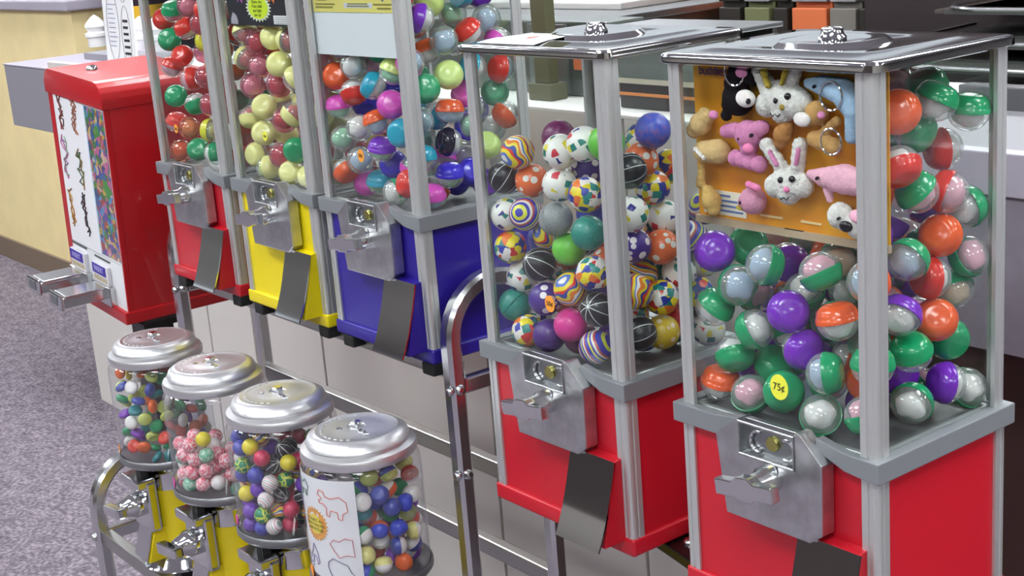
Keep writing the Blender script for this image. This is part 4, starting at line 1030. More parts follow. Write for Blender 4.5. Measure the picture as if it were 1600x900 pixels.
('M4','orange','none',-8998,801,3559,(93, -6, 37), 'orange capped capsule, cap facing outward, topmost in blue machine'),
('M4','orange','blue',-8535,1219,3589,(-36, 86, 37), 'orange capped capsule, clear side out, lowest in blue machine'),
('M4','lime','blue',-8348,797,3675,(39, -48, -79), 'yellow green capped capsule, cap down in blue machine'),
('M4','purple','green',-9808,861,3745,(-24, -95, 21), 'purple capped capsule, cap to the left, leftmost in blue machine'),
('M4','purple','none',-8730,961,3819,(15, -59, 79), 'purple capped capsule, cap facing outward, second from top in blue machine'),
('M4','purple','none',-8297,2180,3907,(93, -25, -28), 'purple capped capsule, cap facing outward, topmost in blue machine'),
('M4','orange','green',-9151,840,3917,(14, 72, -68), 'orange capped capsule, cap to the right, topmost in blue machine'),
('M4','teal','none',-8026,1689,3951,(0, 85, -52), 'teal capped capsule, clear side out in blue machine'),
('M4','orange','none',-8165,814,4019,(-25, 85, -47), 'orange capped capsule, clear side out, topmost in blue machine'),
('M5','swirl','',-5243,281,2298,0, 'swirled yellow, red and blue bouncy ball, topmost in bouncy ball machine'),
('M5','confetti','',-4480,284,2372,0, 'white bouncy ball with coloured confetti squares, sixth from left in bouncy ball machine'),
('M5','orange_spot','',-5220,437,1942,0, 'orange bouncy ball with white spots, second from top in bouncy ball machine'),
('M5','confetti','',-4557,304,1992,0, 'white bouncy ball with coloured confetti squares, fifth from left in bouncy ball machine'),
('M5','checker','',-4102,289,1926,0, 'multicoloured checkered bouncy ball, fourth from top in bouncy ball machine'),
('M5','green','',-3695,279,2528,0, 'plain lime green bouncy ball, topmost in bouncy ball machine'),
('M5','purple_spot','',-4456,657,2126,0, 'purple bouncy ball with white spots, topmost in bouncy ball machine'),
('M5','confetti','',-4091,305,2483,0, 'white bouncy ball with coloured confetti squares, seventh from left in bouncy ball machine'),
('M5','plum','',-4778,521,2468,0, 'dark plum bouncy ball, topmost in bouncy ball machine'),
('M5','star','',-5530,280,1983,0, 'black bouncy ball with white star lines, leftmost in bouncy ball machine'),
('M5','confetti','',-5542,284,1535,0, 'white bouncy ball with coloured confetti squares, leftmost in bouncy ball machine'),
('M5','silver','',-4647,288,1591,0, 'grey glitter bouncy ball with a groove in bouncy ball machine'),
('M5','teal','',-4090,286,1502,0, 'teal glitter bouncy ball, second from left in bouncy ball machine'),
('M5','stripe','',-5190,289,1577,0, 'blue, white and yellow striped bouncy ball, leftmost in bouncy ball machine'),
('M5','green','',-4596,411,1226,0, 'plain lime green bouncy ball, lowest in bouncy ball machine'),
('M5','checker','',-5513,277,1143,0, 'multicoloured checkered bouncy ball, fifth from top in bouncy ball machine'),
('M5','star','',-3612,499,2201,0, 'black bouncy ball with white star lines, fourth from left in bouncy ball machine'),
('M5','orange_spot','',-3798,849,2238,0, 'orange bouncy ball with white spots, topmost in bouncy ball machine'),
('M5','checker','',-4039,1110,2407,0, 'multicoloured checkered bouncy ball, topmost in bouncy ball machine'),
('M5','marble','',-3608,871,2577,0, 'marbled blue and purple bouncy ball, third from left in bouncy ball machine'),
('M5','checker','',-3837,1041,1900,0, 'multicoloured checkered bouncy ball, third from top in bouncy ball machine'),
('M5','checker','',-3921,1386,2067,0, 'multicoloured checkered bouncy ball, second from top in bouncy ball machine'),
('M5','confetti','',-3603,487,1732,0, 'white bouncy ball with coloured confetti squares, eighth from left in bouncy ball machine'),
('M5','confetti','',-3821,1184,1535,0, 'white bouncy ball with coloured confetti squares, ninth from left in bouncy ball machine'),
('M5','purple_spot','',-3687,570,1356,0, 'purple bouncy ball with white spots, second from top in bouncy ball machine'),
('M5','checker','',-3963,1178,1173,0, 'mostly hidden multicoloured checkered bouncy ball in bouncy ball machine'),
('M5','yellow_spot','',-4066,1528,1031,0, 'mostly hidden yellow bouncy ball with pale spots in bouncy ball machine'),
('M5','confetti','',-5484,400,769,0, 'white bouncy ball with coloured confetti squares, second from left in bouncy ball machine'),
('M5','checker','',-4054,282,1047,0, 'multicoloured checkered bouncy ball, sixth from top in bouncy ball machine'),
('M5','teal','',-5549,296,424,0, 'teal glitter bouncy ball, leftmost in bouncy ball machine'),
('M5','purple_spot','',-4940,284,603,0, 'purple bouncy ball with white spots, lowest in bouncy ball machine'),
('M5','swirl','',-4457,278,802,0, 'swirled yellow, red and blue bouncy ball, fifth from top in bouncy ball machine'),
('M5','star','',-5000,282,1006,0, 'black bouncy ball with white star lines, second from left in bouncy ball machine'),
('M5','checker','',-5305,279,150,0, 'multicoloured checkered bouncy ball, lowest in bouncy ball machine'),
('M5','pink','',-4507,283,368,0, 'plain hot pink bouncy ball in bouncy ball machine'),
('M5','star','',-4017,281,642,0, 'black bouncy ball with white star lines, third from left in bouncy ball machine'),
('M5','stripe','',-4083,279,186,0, 'blue, white and yellow striped bouncy ball, second from left in bouncy ball machine'),
('M5','purple','',-4912,282,168,0, 'plain dark purple bouncy ball, leftmost in bouncy ball machine'),
('M5','confetti','',-5544,606,265,0, 'white bouncy ball with coloured confetti squares, third from left in bouncy ball machine'),
('M5','swirl','',-3611,495,867,0, 'swirled yellow, red and blue bouncy ball, lowest in bouncy ball machine'),
('M5','checker','',-3603,870,713,0, 'multicoloured checkered bouncy ball, eighth from top in bouncy ball machine'),
('M5','star','',-3604,509,387,0, 'black bouncy ball with white star lines, fifth from left in bouncy ball machine'),
('M5','yellow_spot','',-3643,892,301,0, 'yellow bouncy ball with pale spots in bouncy ball machine'),
('M5','swirl','',-3944,887,913,0, 'swirled yellow, red and blue bouncy ball, fourth from top in bouncy ball machine'),
('M5','red','',-3805,1249,324,0, 'plain red bouncy ball in bouncy ball machine'),
('M5','plum','',-4629,518,138,0, 'dark plum bouncy ball, lowest in bouncy ball machine'),
('M5','teal','',-4013,1245,769,0, 'teal glitter bouncy ball, rightmost in bouncy ball machine'),
('M5','purple','',-4224,651,161,0, 'plain dark purple bouncy ball, rightmost in bouncy ball machine'),
('M5','teal','',-4078,1447,137,0, 'mostly hidden teal glitter bouncy ball, lowest in bouncy ball machine'),
('M5','marble','',-4132,1045,138,0, 'mostly hidden marbled blue and purple bouncy ball in bouncy ball machine'),
('M5','confetti','',-3645,1617,155,0, 'white bouncy ball with coloured confetti squares, rightmost in bouncy ball machine'),
('M5','star','',-3901,1696,430,0, 'black bouncy ball with white star lines, rightmost in bouncy ball machine'),
('M5','orange_spot','',-5217,804,452,0, 'orange bouncy ball with white spots, lowest in bouncy ball machine'),
('M5','checker','',-4002,769,462,0, 'multicoloured checkered bouncy ball, ninth from top in bouncy ball machine'),
('M5','purple','',-4345,658,614,0, 'plain dark purple bouncy ball, second from left in bouncy ball machine'),
('M5','checker','',-3656,1465,619,0, 'multicoloured checkered bouncy ball, seventh from top in bouncy ball machine'),
('M5','teal','',-4911,679,673,0, 'mostly hidden teal glitter bouncy ball, second from top in bouncy ball machine'),
('M5','confetti','',-5438,836,769,0, 'white bouncy ball with coloured confetti squares, fourth from left in bouncy ball machine'),
('M5','confetti','',-3659,1202,916,0, 'white bouncy ball with coloured confetti squares, tenth from left in bouncy ball machine'),
('M5','confetti','',-3705,1665,961,0, 'white bouncy ball with coloured confetti squares, eleventh from left in bouncy ball machine'),
('M5','orange_spot','',-5091,797,1003,0, 'orange bouncy ball with white spots, fifth from top in bouncy ball machine'),
('M5','orange_spot','',-4208,633,1063,0, 'orange bouncy ball with white spots, sixth from top in bouncy ball machine'),
('M5','marble','',-5483,754,1153,0, 'marbled blue and purple bouncy ball, leftmost in bouncy ball machine'),
('M5','star','',-4779,798,1234,0, 'mostly hidden black bouncy ball with white star lines in bouncy ball machine'),
('M5','orange_spot','',-3640,950,1268,0, 'orange bouncy ball with white spots, fourth from top in bouncy ball machine'),
('M5','stripe','',-3666,1428,1272,0, 'blue, white and yellow striped bouncy ball, third from left in bouncy ball machine'),
('M5','swirl','',-5094,540,1297,0, 'swirled yellow, red and blue bouncy ball, second from top in bouncy ball machine'),
('M5','orange_spot','',-4399,832,1345,0, 'orange bouncy ball with white spots, third from top in bouncy ball machine'),
('M5','swirl','',-4009,834,1383,0, 'swirled yellow, red and blue bouncy ball, third from top in bouncy ball machine'),
('M5','marble','',-4031,1680,1386,0, 'marbled blue and purple bouncy ball, rightmost in bouncy ball machine'),
('M5','teal','',-4182,1304,1485,0, 'mostly hidden teal glitter bouncy ball, topmost in bouncy ball machine'),
('M5','stripe','',-3678,1678,1570,0, 'blue, white and yellow striped bouncy ball, rightmost in bouncy ball machine'),
('M5','marble','',-4327,574,1639,0, 'marbled blue and purple bouncy ball, second from left in bouncy ball machine'),
('M6','purple','none',-2194,300,1564,(75, -55, 35), 'purple capped capsule, cap facing outward, leftmost in plush toy machine'),
('M6','green','blue',-1502,291,1528,(55, 76, -34), 'green capped capsule, cap to the right, fourth from top in plush toy machine'),
('M6','purple','none',-1254,299,1106,(75, -55, 35), 'purple capped capsule, cap facing outward, second from left in plush toy machine'),
('M6','green','pink',-848,297,1550,(45, 10, -89), 'green capped capsule, cap down, topmost in plush toy machine'),
('M6','orange','blue',-279,287,1566,(36, 92, 17), 'orange capped capsule, cap to the right, topmost in plush toy machine'),
('M6','green','white',-2213,297,995,(56, 33, 76), 'green capped capsule, cap up, sixth from top in plush toy machine'),
('M6','orange','white',-662,300,1141,(-20, -2, 98), 'orange capped capsule, cap up, rightmost in plush toy machine'),
('M6','green','none',-1333,291,287,(81, -47, 35), 'green capped capsule, cap facing outward, third from left in plush toy machine'),
('M6','green','white',-1702,292,844,(-77, -41, -48), 'green capped capsule, cap to the left, fifth from top in plush toy machine'),
('M6','green','white',-1971,301,529,(56, -38, -73), 'green capped capsule, cap down, third from top in plush toy machine'),
('M6','green','blue',-790,290,594,(85, 51, 14), 'green capped capsule, cap to the right, lowest in plush toy machine'),
('M6','orange','white',-2210,322,192,(21, 7, 97), 'orange capped capsule, cap up, leftmost in plush toy machine'),
('M6','green','white',-889,301,148,(-41, 73, -56), 'green capped capsule, clear side out, fourth from left in plush toy machine'),
('M6','green','pink',-1767,291,160,(-16, 63, -76), 'green capped capsule, clear side out, second from left in plush toy machine'),
('M6','green','blue',-287,320,780,(6, -2, 100), 'green capped capsule, cap up, lowest in plush toy machine'),
('M6','green','pink',-354,301,263,(37, -11, -92), 'green capped capsule, cap down, lowest in plush toy machine'),
('M6','green','blue',-1887,288,1269,(-92, 37, -13), 'green capped capsule, clear side out, leftmost in plush toy machine'),
('M6','purple','none',-1172,406,719,(94, -32, -11), 'purple capped capsule, cap facing outward, fourth from left in plush toy machine'),
('M6','green','none',-1768,630,388,(69, -20, 70), 'green capped capsule, cap facing outward, second from left in plush toy machine'),
('M6','orange','none',-286,705,3016,(44, -82, 37), 'orange capped capsule, cap facing outward, topmost in plush toy machine'),
('M6','green','white',-288,1263,3046,(27, 37, 89), 'green capped capsule, cap up, second from top in plush toy machine'),
('M6','green','white',-278,1736,2886,(9, 3, 100), 'green capped capsule, cap up, third from top in plush toy machine'),
('M6','green','white',-543,1314,2725,(93, 6, -36), 'green capped capsule, cap to the right, topmost in plush toy machine'),
('M6','red','white',-520,1660,2507,(-50, -86, 0), 'red capped capsule, cap to the left, topmost in plush toy machine'),
('M6','red','white',-288,720,2514,(61, -27, -74), 'red capped capsule, cap down in plush toy machine'),
('M6','green','pink',-331,1026,2238,(-36, -56, 75), 'green capped capsule, cap to the left, second from top in plush toy machine'),
('M6','green','white',-278,1723,1973,(31, 93, 21), 'green capped capsule, cap to the right, second from top in plush toy machine'),
('M6','red','pink',-280,1400,2175,(-87, -38, 32), 'red capped capsule, cap to the left, second from top in plush toy machine'),
('M6','orange','white',-306,1344,1770,(31, -88, 36), 'orange capped capsule, cap facing outward, second from top in plush toy machine'),
('M6','green','blue',-284,837,1652,(-1, 88, 47), 'green capped capsule, cap to the right, third from top in plush toy machine'),
('M6','red','white',-350,1238,1378,(-32, -93, 16), 'red capped capsule, cap to the left, lowest in plush toy machine'),
('M6','green','pink',-278,1730,1486,(-86, -13, -49), 'green capped capsule, clear side out, rightmost in plush toy machine'),
('M6','green','tan',-429,1717,1153,(-58, 25, 78), 'green capped capsule, cap up, fifth from top in plush toy machine'),
('M6','orange','none',-294,1261,972,(57, -67, 47), 'orange capped capsule, cap facing outward, lowest in plush toy machine'),
('M6','purple','white',-282,715,1157,(-11, 75, 66), 'purple capped capsule, cap up, fourth from top in plush toy machine'),
('M6','green','none',-365,1565,687,(90, -35, -26), 'green capped capsule, cap facing outward, rightmost in plush toy machine'),
('M6','green','white',-286,872,763,(9, -38, 92), 'green capped capsule, cap up, ninth from top in plush toy machine'),
('M6','purple','white',-284,1391,312,(-44, -87, 24), 'purple capped capsule, cap to the left in plush toy machine'),
('M6','green','white',-290,1736,161,(-87, 9, -49), 'green capped capsule, clear side out, eleventh from left in plush toy machine'),
('M6','green','white',-287,888,253,(-25, 92, 31), 'green capped capsule, clear side out, tenth from left in plush toy machine'),
('M6','green','none',-685,1658,3093,(0, -31, 95), 'green capped capsule, cap up, topmost in plush toy machine'),
('M6','red','pink',-1094,1730,3090,(-78, 62, 9), 'red capped capsule, clear side out in plush toy machine'),
('M6','green','none',-2123,707,1548,(72, -52, 46), 'green capped capsule, cap facing outward, leftmost in plush toy machine'),
('M6','green','tan',-952,703,1572,(-53, 83, 16), 'green capped capsule, clear side out, sixth from left in plush toy machine'),
('M6','purple','white',-998,1232,147,(-58, -40, -71), 'mostly hidden purple capped capsule, cap down, third from left in plush toy machine'),
('M6','green','white',-1985,1045,147,(88, -24, 40), 'mostly hidden green capped capsule, cap facing outward in plush toy machine'),
('M6','green','blue',-1059,1670,147,(72, 52, -46), 'mostly hidden green capped capsule, cap to the right in plush toy machine'),
('M6','purple','blue',-1368,723,148,(-68, 58, -45), 'purple capped capsule, clear side out, leftmost in plush toy machine'),
('M6','purple','pink',-772,814,151,(-92, -3, -39), 'purple capped capsule, clear side out, rightmost in plush toy machine'),
('M6','green','pink',-673,1503,156,(-29, -83, -48), 'green capped capsule, cap to the left, lowest in plush toy machine'),
('M6','purple','none',-2168,709,335,(6, -95, -30), 'mostly hidden purple capped capsule, cap to the left, leftmost in plush toy machine'),
('M6','green','pink',-1050,601,383,(-75, -59, 29), 'green capped capsule, cap to the left, sixth from top in plush toy machine'),
('M6','purple','white',-631,1139,396,(95, -21, 23), 'purple capped capsule, cap facing outward, rightmost in plush toy machine'),
('M6','green','none',-1804,1496,409,(-40, 85, -34), 'mostly hidden green capped capsule, clear side out in plush toy machine'),
('M6','purple','none',-1300,1352,412,(20, -86, -47), 'mostly hidden purple capped capsule, cap down, second from left in plush toy machine'),
('M6','purple','blue',-1512,936,466,(-4, 43, 90), 'purple capped capsule, cap up, lowest in plush toy machine'),
('M6','orange','pink',-602,624,469,(8, -99, -10), 'orange capped capsule, cap to the left, lowest in plush toy machine'),
('M6','orange','white',-902,1446,489,(-75, -62, 21), 'mostly hidden orange capped capsule, cap to the left, lowest in plush toy machine'),
('M6','orange','white',-1079,991,491,(85, 46, -25), 'orange capped capsule, cap to the right, lowest in plush toy machine'),
('M6','purple','pink',-1970,863,681,(10, -91, -41), 'mostly hidden purple capped capsule, cap to the left, second from left in plush toy machine'),
('M6','green','white',-1709,1220,703,(14, 3, 99), 'mostly hidden green capped capsule, cap up, leftmost in plush toy machine'),
('M6','green','none',-777,890,740,(-42, 86, -30), 'green capped capsule, clear side out, ninth from left in plush toy machine'),
('M6','green','white',-1597,692,776,(-44, -9, 89), 'green capped capsule, cap up, eighth from top in plush toy machine'),
('M6','green','none',-1170,1369,794,(-8, -40, 91), 'green capped capsule, cap up, seventh from top in plush toy machine'),
('M6','orange','pink',-801,1685,801,(-61, -66, -43), 'mostly hidden orange capped capsule, cap to the left, topmost in plush toy machine'),
('M6','green','pink',-1291,946,845,(-23, 66, -72), 'green capped capsule, clear side out, fifth from left in plush toy machine'),
('M6','green','white',-773,1280,907,(-25, 5, 97), 'mostly hidden green capped capsule, cap up, rightmost in plush toy machine'),
('M6','purple','none',-2163,1100,959,(-59, -12, -80), 'mostly hidden purple capped capsule, cap down, leftmost in plush toy machine'),
('M6','green','white',-1589,1494,976,(-5, -49, -87), 'mostly hidden green capped capsule, cap down, lowest in plush toy machine'),
('M6','green','pink',-929,614,1008,(-19, 69, 70), 'mostly hidden green capped capsule, cap up, second from left in plush toy machine'),
('M6','orange','blue',-1781,975,1024,(-30, 75, 59), 'orange capped capsule, cap up, second from left in plush toy machine'),
('M6','purple','none',-1172,1670,1073,(72, 18, -67), 'mostly hidden purple capped capsule, cap down, rightmost in plush toy machine'),
('M6','green','pink',-2033,660,1084,(-87, -48, -15), 'green capped capsule, cap to the left, fourth from top in plush toy machine'),
('M6','orange','none',-632,943,1117,(-34, 92, -17), 'orange capped capsule, clear side out, rightmost in plush toy machine'),
('M6','purple','pink',-1357,1213,1152,(84, -49, -25), 'mostly hidden purple capped capsule, cap facing outward in plush toy machine'),
('M6','green','white',-1409,710,1173,(-22, 27, -94), 'green capped capsule, cap down, second from top in plush toy machine'),
('M6','green','white',-1050,941,1228,(-27, 92, 30), 'green capped capsule, clear side out, seventh from left in plush toy machine'),
('M6','purple','blue',-803,1566,1232,(78, 38, -50), 'purple capped capsule, cap to the right, lowest in plush toy machine'),
('M6','green','pink',-1468,1574,1377,(63, -2, -77), 'mostly hidden green capped capsule, cap down, topmost in plush toy machine'),
('M6','purple','pink',-1715,834,1406,(74, -50, -46), 'purple capped capsule, cap facing outward, third from left in plush toy machine'),
('M6','purple','white',-1057,1314,1418,(-48, -86, -18), 'mostly hidden purple capped capsule, cap to the left, rightmost in plush toy machine'),
('M6','green','none',-577,632,1432,(-6, 91, -40), 'green capped capsule, clear side out, eighth from left in plush toy machine'),
('M6','orange','none',-2154,1118,1452,(-81, 59, 4), 'orange capped capsule, clear side out, leftmost in plush toy machine'),
('M6','orange','pink',-1323,1000,1520,(-90, -7, 42), 'orange capped capsule, cap to the left, second from top in plush toy machine'),
('M6','purple','pink',-718,1062,1525,(61, 24, 75), 'purple capped capsule, cap up, third from top in plush toy machine'),
('M6','green','none',-1761,1233,1554,(-57, 73, 37), 'green capped capsule, clear side out, third from left in plush toy machine'),
('M6','orange','none',-991,1685,1582,(-43, -42, -80), 'mostly hidden orange capped capsule, cap down in plush toy machine'),
('M6','green','blue',-615,1527,1586,(-50, 40, 77), 'green capped capsule, cap up, fourth from top in plush toy machine'),
('M6','green','pink',-2074,1481,1619,(-89, -36, 26), 'green capped capsule, cap to the left, third from top in plush toy machine'),
('M6','purple','none',-878,1328,1830,(-5, -52, -85), 'purple capped capsule, cap down, leftmost in plush toy machine'),
('M6','purple','blue',-648,781,1834,(51, -2, 86), 'purple capped capsule, cap facing outward, fifth from left in plush toy machine'),
('M6','purple','pink',-725,1692,1955,(71, 24, -66), 'purple capped capsule, cap down, rightmost in plush toy machine'),
('M6','orange','pink',-824,1038,2109,(-4, -70, 72), 'orange capped capsule, cap to the left, topmost in plush toy machine'),
('M6','orange','blue',-869,1425,2249,(-69, -9, -72), 'mostly hidden orange capped capsule, clear side out in plush toy machine'),
('M6','purple','pink',-665,731,2349,(-5, 100, -1), 'purple capped capsule, cap to the right, topmost in plush toy machine'),
('M6','purple','white',-893,1105,2501,(6, -52, 85), 'purple capped capsule, cap up, second from top in plush toy machine'),
('M6','green','pink',-882,1512,2641,(-13, -95, 30), 'green capped capsule, cap to the left, topmost in plush toy machine'),
('M6','purple','white',-879,1211,2943,(-57, -22, 79), 'purple capped capsule, cap up, topmost in plush toy machine'),
('G1','orange','',-14081,-1422,-1813,0, 'orange round toy, leftmost in leftmost small dispenser'),
('G1','yellow','',-14183,-1243,-1911,0, 'yellow round toy in leftmost small dispenser'),
('G1','navy','',-13752,-1556,-1951,0, 'dark blue round toy, leftmost in leftmost small dispenser'),
('G1','white','',-13459,-1515,-1910,0, 'white round toy, leftmost in leftmost small dispenser'),
('G1','green','',-13846,-1543,-2190,0, 'green round toy, leftmost in leftmost small dispenser'),
('G1','lime','',-14016,-1441,-2305,0, 'mostly hidden lime round toy, second from left in leftmost small dispenser'),
('G1','navy','',-13366,-1468,-2131,0, 'dark blue round toy, second from left in leftmost small dispenser'),
('G1','orange','',-13494,-1287,-2212,0, 'mostly hidden orange round toy in leftmost small dispenser'),
('G1','violet','',-13830,-1545,-2436,0, 'violet round toy, leftmost in leftmost small dispenser'),
('G1','white','',-13597,-1553,-2531,0, 'white round toy, second from left in leftmost small dispenser'),
('G1','lime','',-13311,-1431,-2441,0, 'lime round toy, second from left in leftmost small dispenser'),
('G1','violet','',-13604,-1472,-2736,0, 'violet round toy, second from left in leftmost small dispenser'),
('G1','green','',-13824,-1527,-2748,0, 'green round toy, second from left in leftmost small dispenser'),
('G1','green','',-13303,-1266,-2597,0, 'green round toy, fourth from left in leftmost small dispenser'),
('G1','orange','',-13400,-1481,-2929,0, 'orange round toy, third from left in leftmost small dispenser'),
('G1','white','',-13896,-1501,-2956,0, 'mostly hidden white round toy, leftmost in leftmost small dispenser'),
('G1','green','',-13523,-1194,-2411,0, 'mostly hidden green round toy, leftmost in leftmost small dispenser'),
('G1','orange','',-13202,-1311,-2232,0, 'orange round toy, fifth from left in leftmost small dispenser'),
('G1','lime','',-13406,-1305,-2791,0, 'lime round toy, fourth from left in leftmost small dispenser'),
('G1','orange','',-13681,-1197,-1814,0, 'orange round toy, second from left in leftmost small dispenser'),
('G1','lime','',-13406,-1182,-1813,0, 'lime round toy, third from left in leftmost small dispenser'),
('G1','navy','',-13212,-1317,-1949,0, 'dark blue round toy, third from left in leftmost small dispenser'),
('G1','teal','',-13493,-1496,-2317,0, 'teal round toy, third from top in leftmost small dispenser'),
('G1','green','',-13473,-1281,-3010,0, 'green round toy, third from left in leftmost small dispenser'),
('G1','teal','',-13736,-1289,-2740,0, 'mostly hidden teal round toy in leftmost small dispenser'),
('G1','lime','',-13960,-1500,-2002,0, 'mostly hidden lime round toy, leftmost in leftmost small dispenser'),
('G1','white','',-13895,-1225,-1881,0, 'white round toy, third from left in leftmost small dispenser'),
('G1','white','',-13740,-1238,-2422,0, 'mostly hidden white round toy, second from left in leftmost small dispenser'),
('G1','red','',-13625,-1553,-2945,0, 'red round toy, lowest in leftmost small dispenser'),
('G1','lime','',-13645,-1427,-2126,0, 'lime round toy, leftmost in leftmost small dispenser'),
('G1','teal','',-13273,-1336,-3108,0, 'teal round toy, lowest in leftmost small dispenser'),
('G1','navy','',-13165,-920,-3107,0, 'dark blue round toy, fifth from left in leftmost small dispenser'),
('G1','lime','',-13359,-468,-3104,0, 'lime round toy, rightmost in leftmost small dispenser'),
('G1','white','',-13496,-1053,-3104,0, 'mostly hidden white round toy, third from left in leftmost small dispenser'),
('G1','orange','',-13235,-709,-3100,0, 'orange round toy, seventh from left in leftmost small dispenser'),
('G1','teal','',-13133,-1162,-3094,0, 'teal round toy, fourth from top in leftmost small dispenser'),
('G1','green','',-13279,-1107,-2937,0, 'green round toy, sixth from left in leftmost small dispenser'),
('G1','orange','',-13115,-797,-2931,0, 'orange round toy, sixth from left in leftmost small dispenser'),
('G1','navy','',-13229,-556,-2922,0, 'dark blue round toy, rightmost in leftmost small dispenser'),
('G1','violet','',-13964,-1287,-2916,0, 'mostly hidden violet round toy, leftmost in leftmost small dispenser'),
('G1','white','',-13446,-382,-2913,0, 'mostly hidden white round toy, rightmost in leftmost small dispenser'),
('G1','red','',-13078,-1013,-2902,0, 'red round toy, sixth from top in leftmost small dispenser'),
('G1','red','',-13144,-1224,-2775,0, 'red round toy, fifth from top in leftmost small dispenser'),
('G1','red','',-13222,-894,-2763,0, 'red round toy, fourth from top in leftmost small dispenser'),
('G1','orange','',-13148,-673,-2746,0, 'orange round toy, eighth from left in leftmost small dispenser'),
('G1','orange','',-13318,-458,-2743,0, 'orange round toy, rightmost in leftmost small dispenser'),
('G1','red','',-13193,-1074,-2614,0, 'red round toy, third from top in leftmost small dispenser'),
('G1','violet','',-13309,-700,-2593,0, 'mostly hidden violet round toy, rightmost in leftmost small dispenser'),
('G1','white','',-13074,-897,-2551,0, 'white round toy, fifth from left in leftmost small dispenser'),
('G1','green','',-13360,-928,-2507,0, 'green round toy, seventh from left in leftmost small dispenser'),
('G1','green','',-13283,-469,-2462,0, 'green round toy, rightmost in leftmost small dispenser'),
('G1','red','',-13159,-686,-2428,0, 'red round toy, second from top in leftmost small dispenser'),
('G1','lime','',-13105,-1144,-2414,0, 'lime round toy, sixth from left in leftmost small dispenser'),
('G1','green','',-13544,-344,-2413,0, 'mostly hidden green round toy, rightmost in leftmost small dispenser'),
('G1','lime','',-13328,-1082,-2331,0, 'lime round toy, fifth from left in leftmost small dispenser'),
('G1','green','',-13118,-887,-2309,0, 'green round toy, ninth from left in leftmost small dispenser'),
('G1','violet','',-13282,-739,-2251,0, 'mostly hidden violet round toy, second from left in leftmost small dispenser'),
('G1','navy','',-13349,-460,-2249,0, 'dark blue round toy, sixth from left in leftmost small dispenser'),
('G1','white','',-13114,-1070,-2160,0, 'white round toy, fourth from left in leftmost small dispenser'),
('G1','white','',-13185,-580,-2123,0, 'white round toy, rightmost in leftmost small dispenser'),
('G1','lime','',-13699,-1206,-2120,0, 'mostly hidden lime round toy, rightmost in leftmost small dispenser'),
('G1','navy','',-13128,-798,-2098,0, 'dark blue round toy, fourth from left in leftmost small dispenser'),
('G1','teal','',-13326,-1184,-2089,0, 'teal round toy, second from top in leftmost small dispenser'),
('G1','green','',-13371,-819,-2058,0, 'green round toy, eighth from left in leftmost small dispenser'),
('G1','green','',-13499,-441,-2039,0, 'mostly hidden green round toy, second from left in leftmost small dispenser'),
('G1','teal','',-13230,-1009,-1975,0, 'teal round toy, topmost in leftmost small dispenser'),
('G1','lime','',-13531,-678,-1968,0, 'lime round toy, seventh from left in leftmost small dispenser'),
('G1','violet','',-13285,-489,-1939,0, 'violet round toy, rightmost in leftmost small dispenser'),
('G1','orange','',-14054,-915,-1903,0, 'orange round toy, fourth from left in leftmost small dispenser'),
('G1','green','',-13487,-980,-1903,0, 'green round toy, fifth from left in leftmost small dispenser'),
('G1','red','',-13733,-800,-1901,0, 'red round toy, topmost in leftmost small dispenser'),
('G2','candy','',-11649,-1556,-2561,0, 'pink and white swirled ball, second from left in second small dispenser'),
('G2','candy','',-11236,-1417,-2750,0, 'pink and white swirled ball, ninth from left in second small dispenser'),
('G2','candy','',-11494,-1536,-2810,0, 'pink and white swirled ball, fifth from left in second small dispenser'),
('G2','candy','',-11795,-1533,-2921,0, 'pink and white swirled ball, third from left in second small dispenser'),
('G2','candy','',-11304,-1469,-2972,0, 'pink and white swirled ball, eighth from left in second small dispenser'),
('G2','candy','',-11855,-1503,-2451,0, 'pink and white swirled ball, leftmost in second small dispenser'),
('G2','candy','',-11442,-1533,-2359,0, 'pink and white swirled ball, fourth from left in second small dispenser'),
('G2','candy','',-11429,-1495,-2586,0, 'pink and white swirled ball, sixth from left in second small dispenser'),
('G2','greencandy','',-11871,-1485,-2682,0, 'mostly hidden pale green swirled ball, leftmost in second small dispenser'),
('G2','greencandy','',-11209,-1394,-2506,0, 'pale green swirled ball, second from left in second small dispenser'),
('G2','greencandy','',-11576,-1555,-3022,0, 'pale green swirled ball, leftmost in second small dispenser'),
('G2','candy','',-11279,-1184,-2564,0, 'pink and white swirled ball, twelfth from left in second small dispenser'),
('G2','white','',-11494,-1132,-2495,0, 'white ball, fourth from top in second small dispenser'),
('G2','yellow','',-11221,-1403,-2252,0, 'yellow ball in second small dispenser'),
('G2','candy','',-11947,-1460,-3095,0, 'mostly hidden pink and white swirled ball, leftmost in second small dispenser'),
('G2','white','',-11125,-1303,-2948,0, 'white ball, lowest in second small dispenser'),
('G2','white','',-12021,-1400,-2855,0, 'mostly hidden white ball, leftmost in second small dispenser'),
('G2','candy','',-11601,-1371,-2308,0, 'pink and white swirled ball, seventh from left in second small dispenser'),
('G2','candy','',-11348,-1220,-2779,0, 'pink and white swirled ball, tenth from left in second small dispenser'),
('G2','white','',-11631,-1348,-2790,0, 'mostly hidden white ball, third from left in second small dispenser'),
('G2','candy','',-11448,-1282,-2995,0, 'mostly hidden pink and white swirled ball, second from left in second small dispenser'),
('G2','white','',-11653,-1327,-2542,0, 'mostly hidden white ball, second from left in second small dispenser'),
('G2','greencandy','',-11313,-500,-3105,0, 'mostly hidden pale green swirled ball, rightmost in second small dispenser'),
('G2','candy','',-11225,-925,-3105,0, 'mostly hidden pink and white swirled ball, third from left in second small dispenser'),
('G2','greencandy','',-11040,-761,-3103,0, 'pale green swirled ball, rightmost in second small dispenser'),
('G2','greencandy','',-11018,-1050,-3102,0, 'pale green swirled ball, fourth from left in second small dispenser'),
('G2','white','',-11502,-343,-3102,0, 'white ball, sixth from top in second small dispenser'),
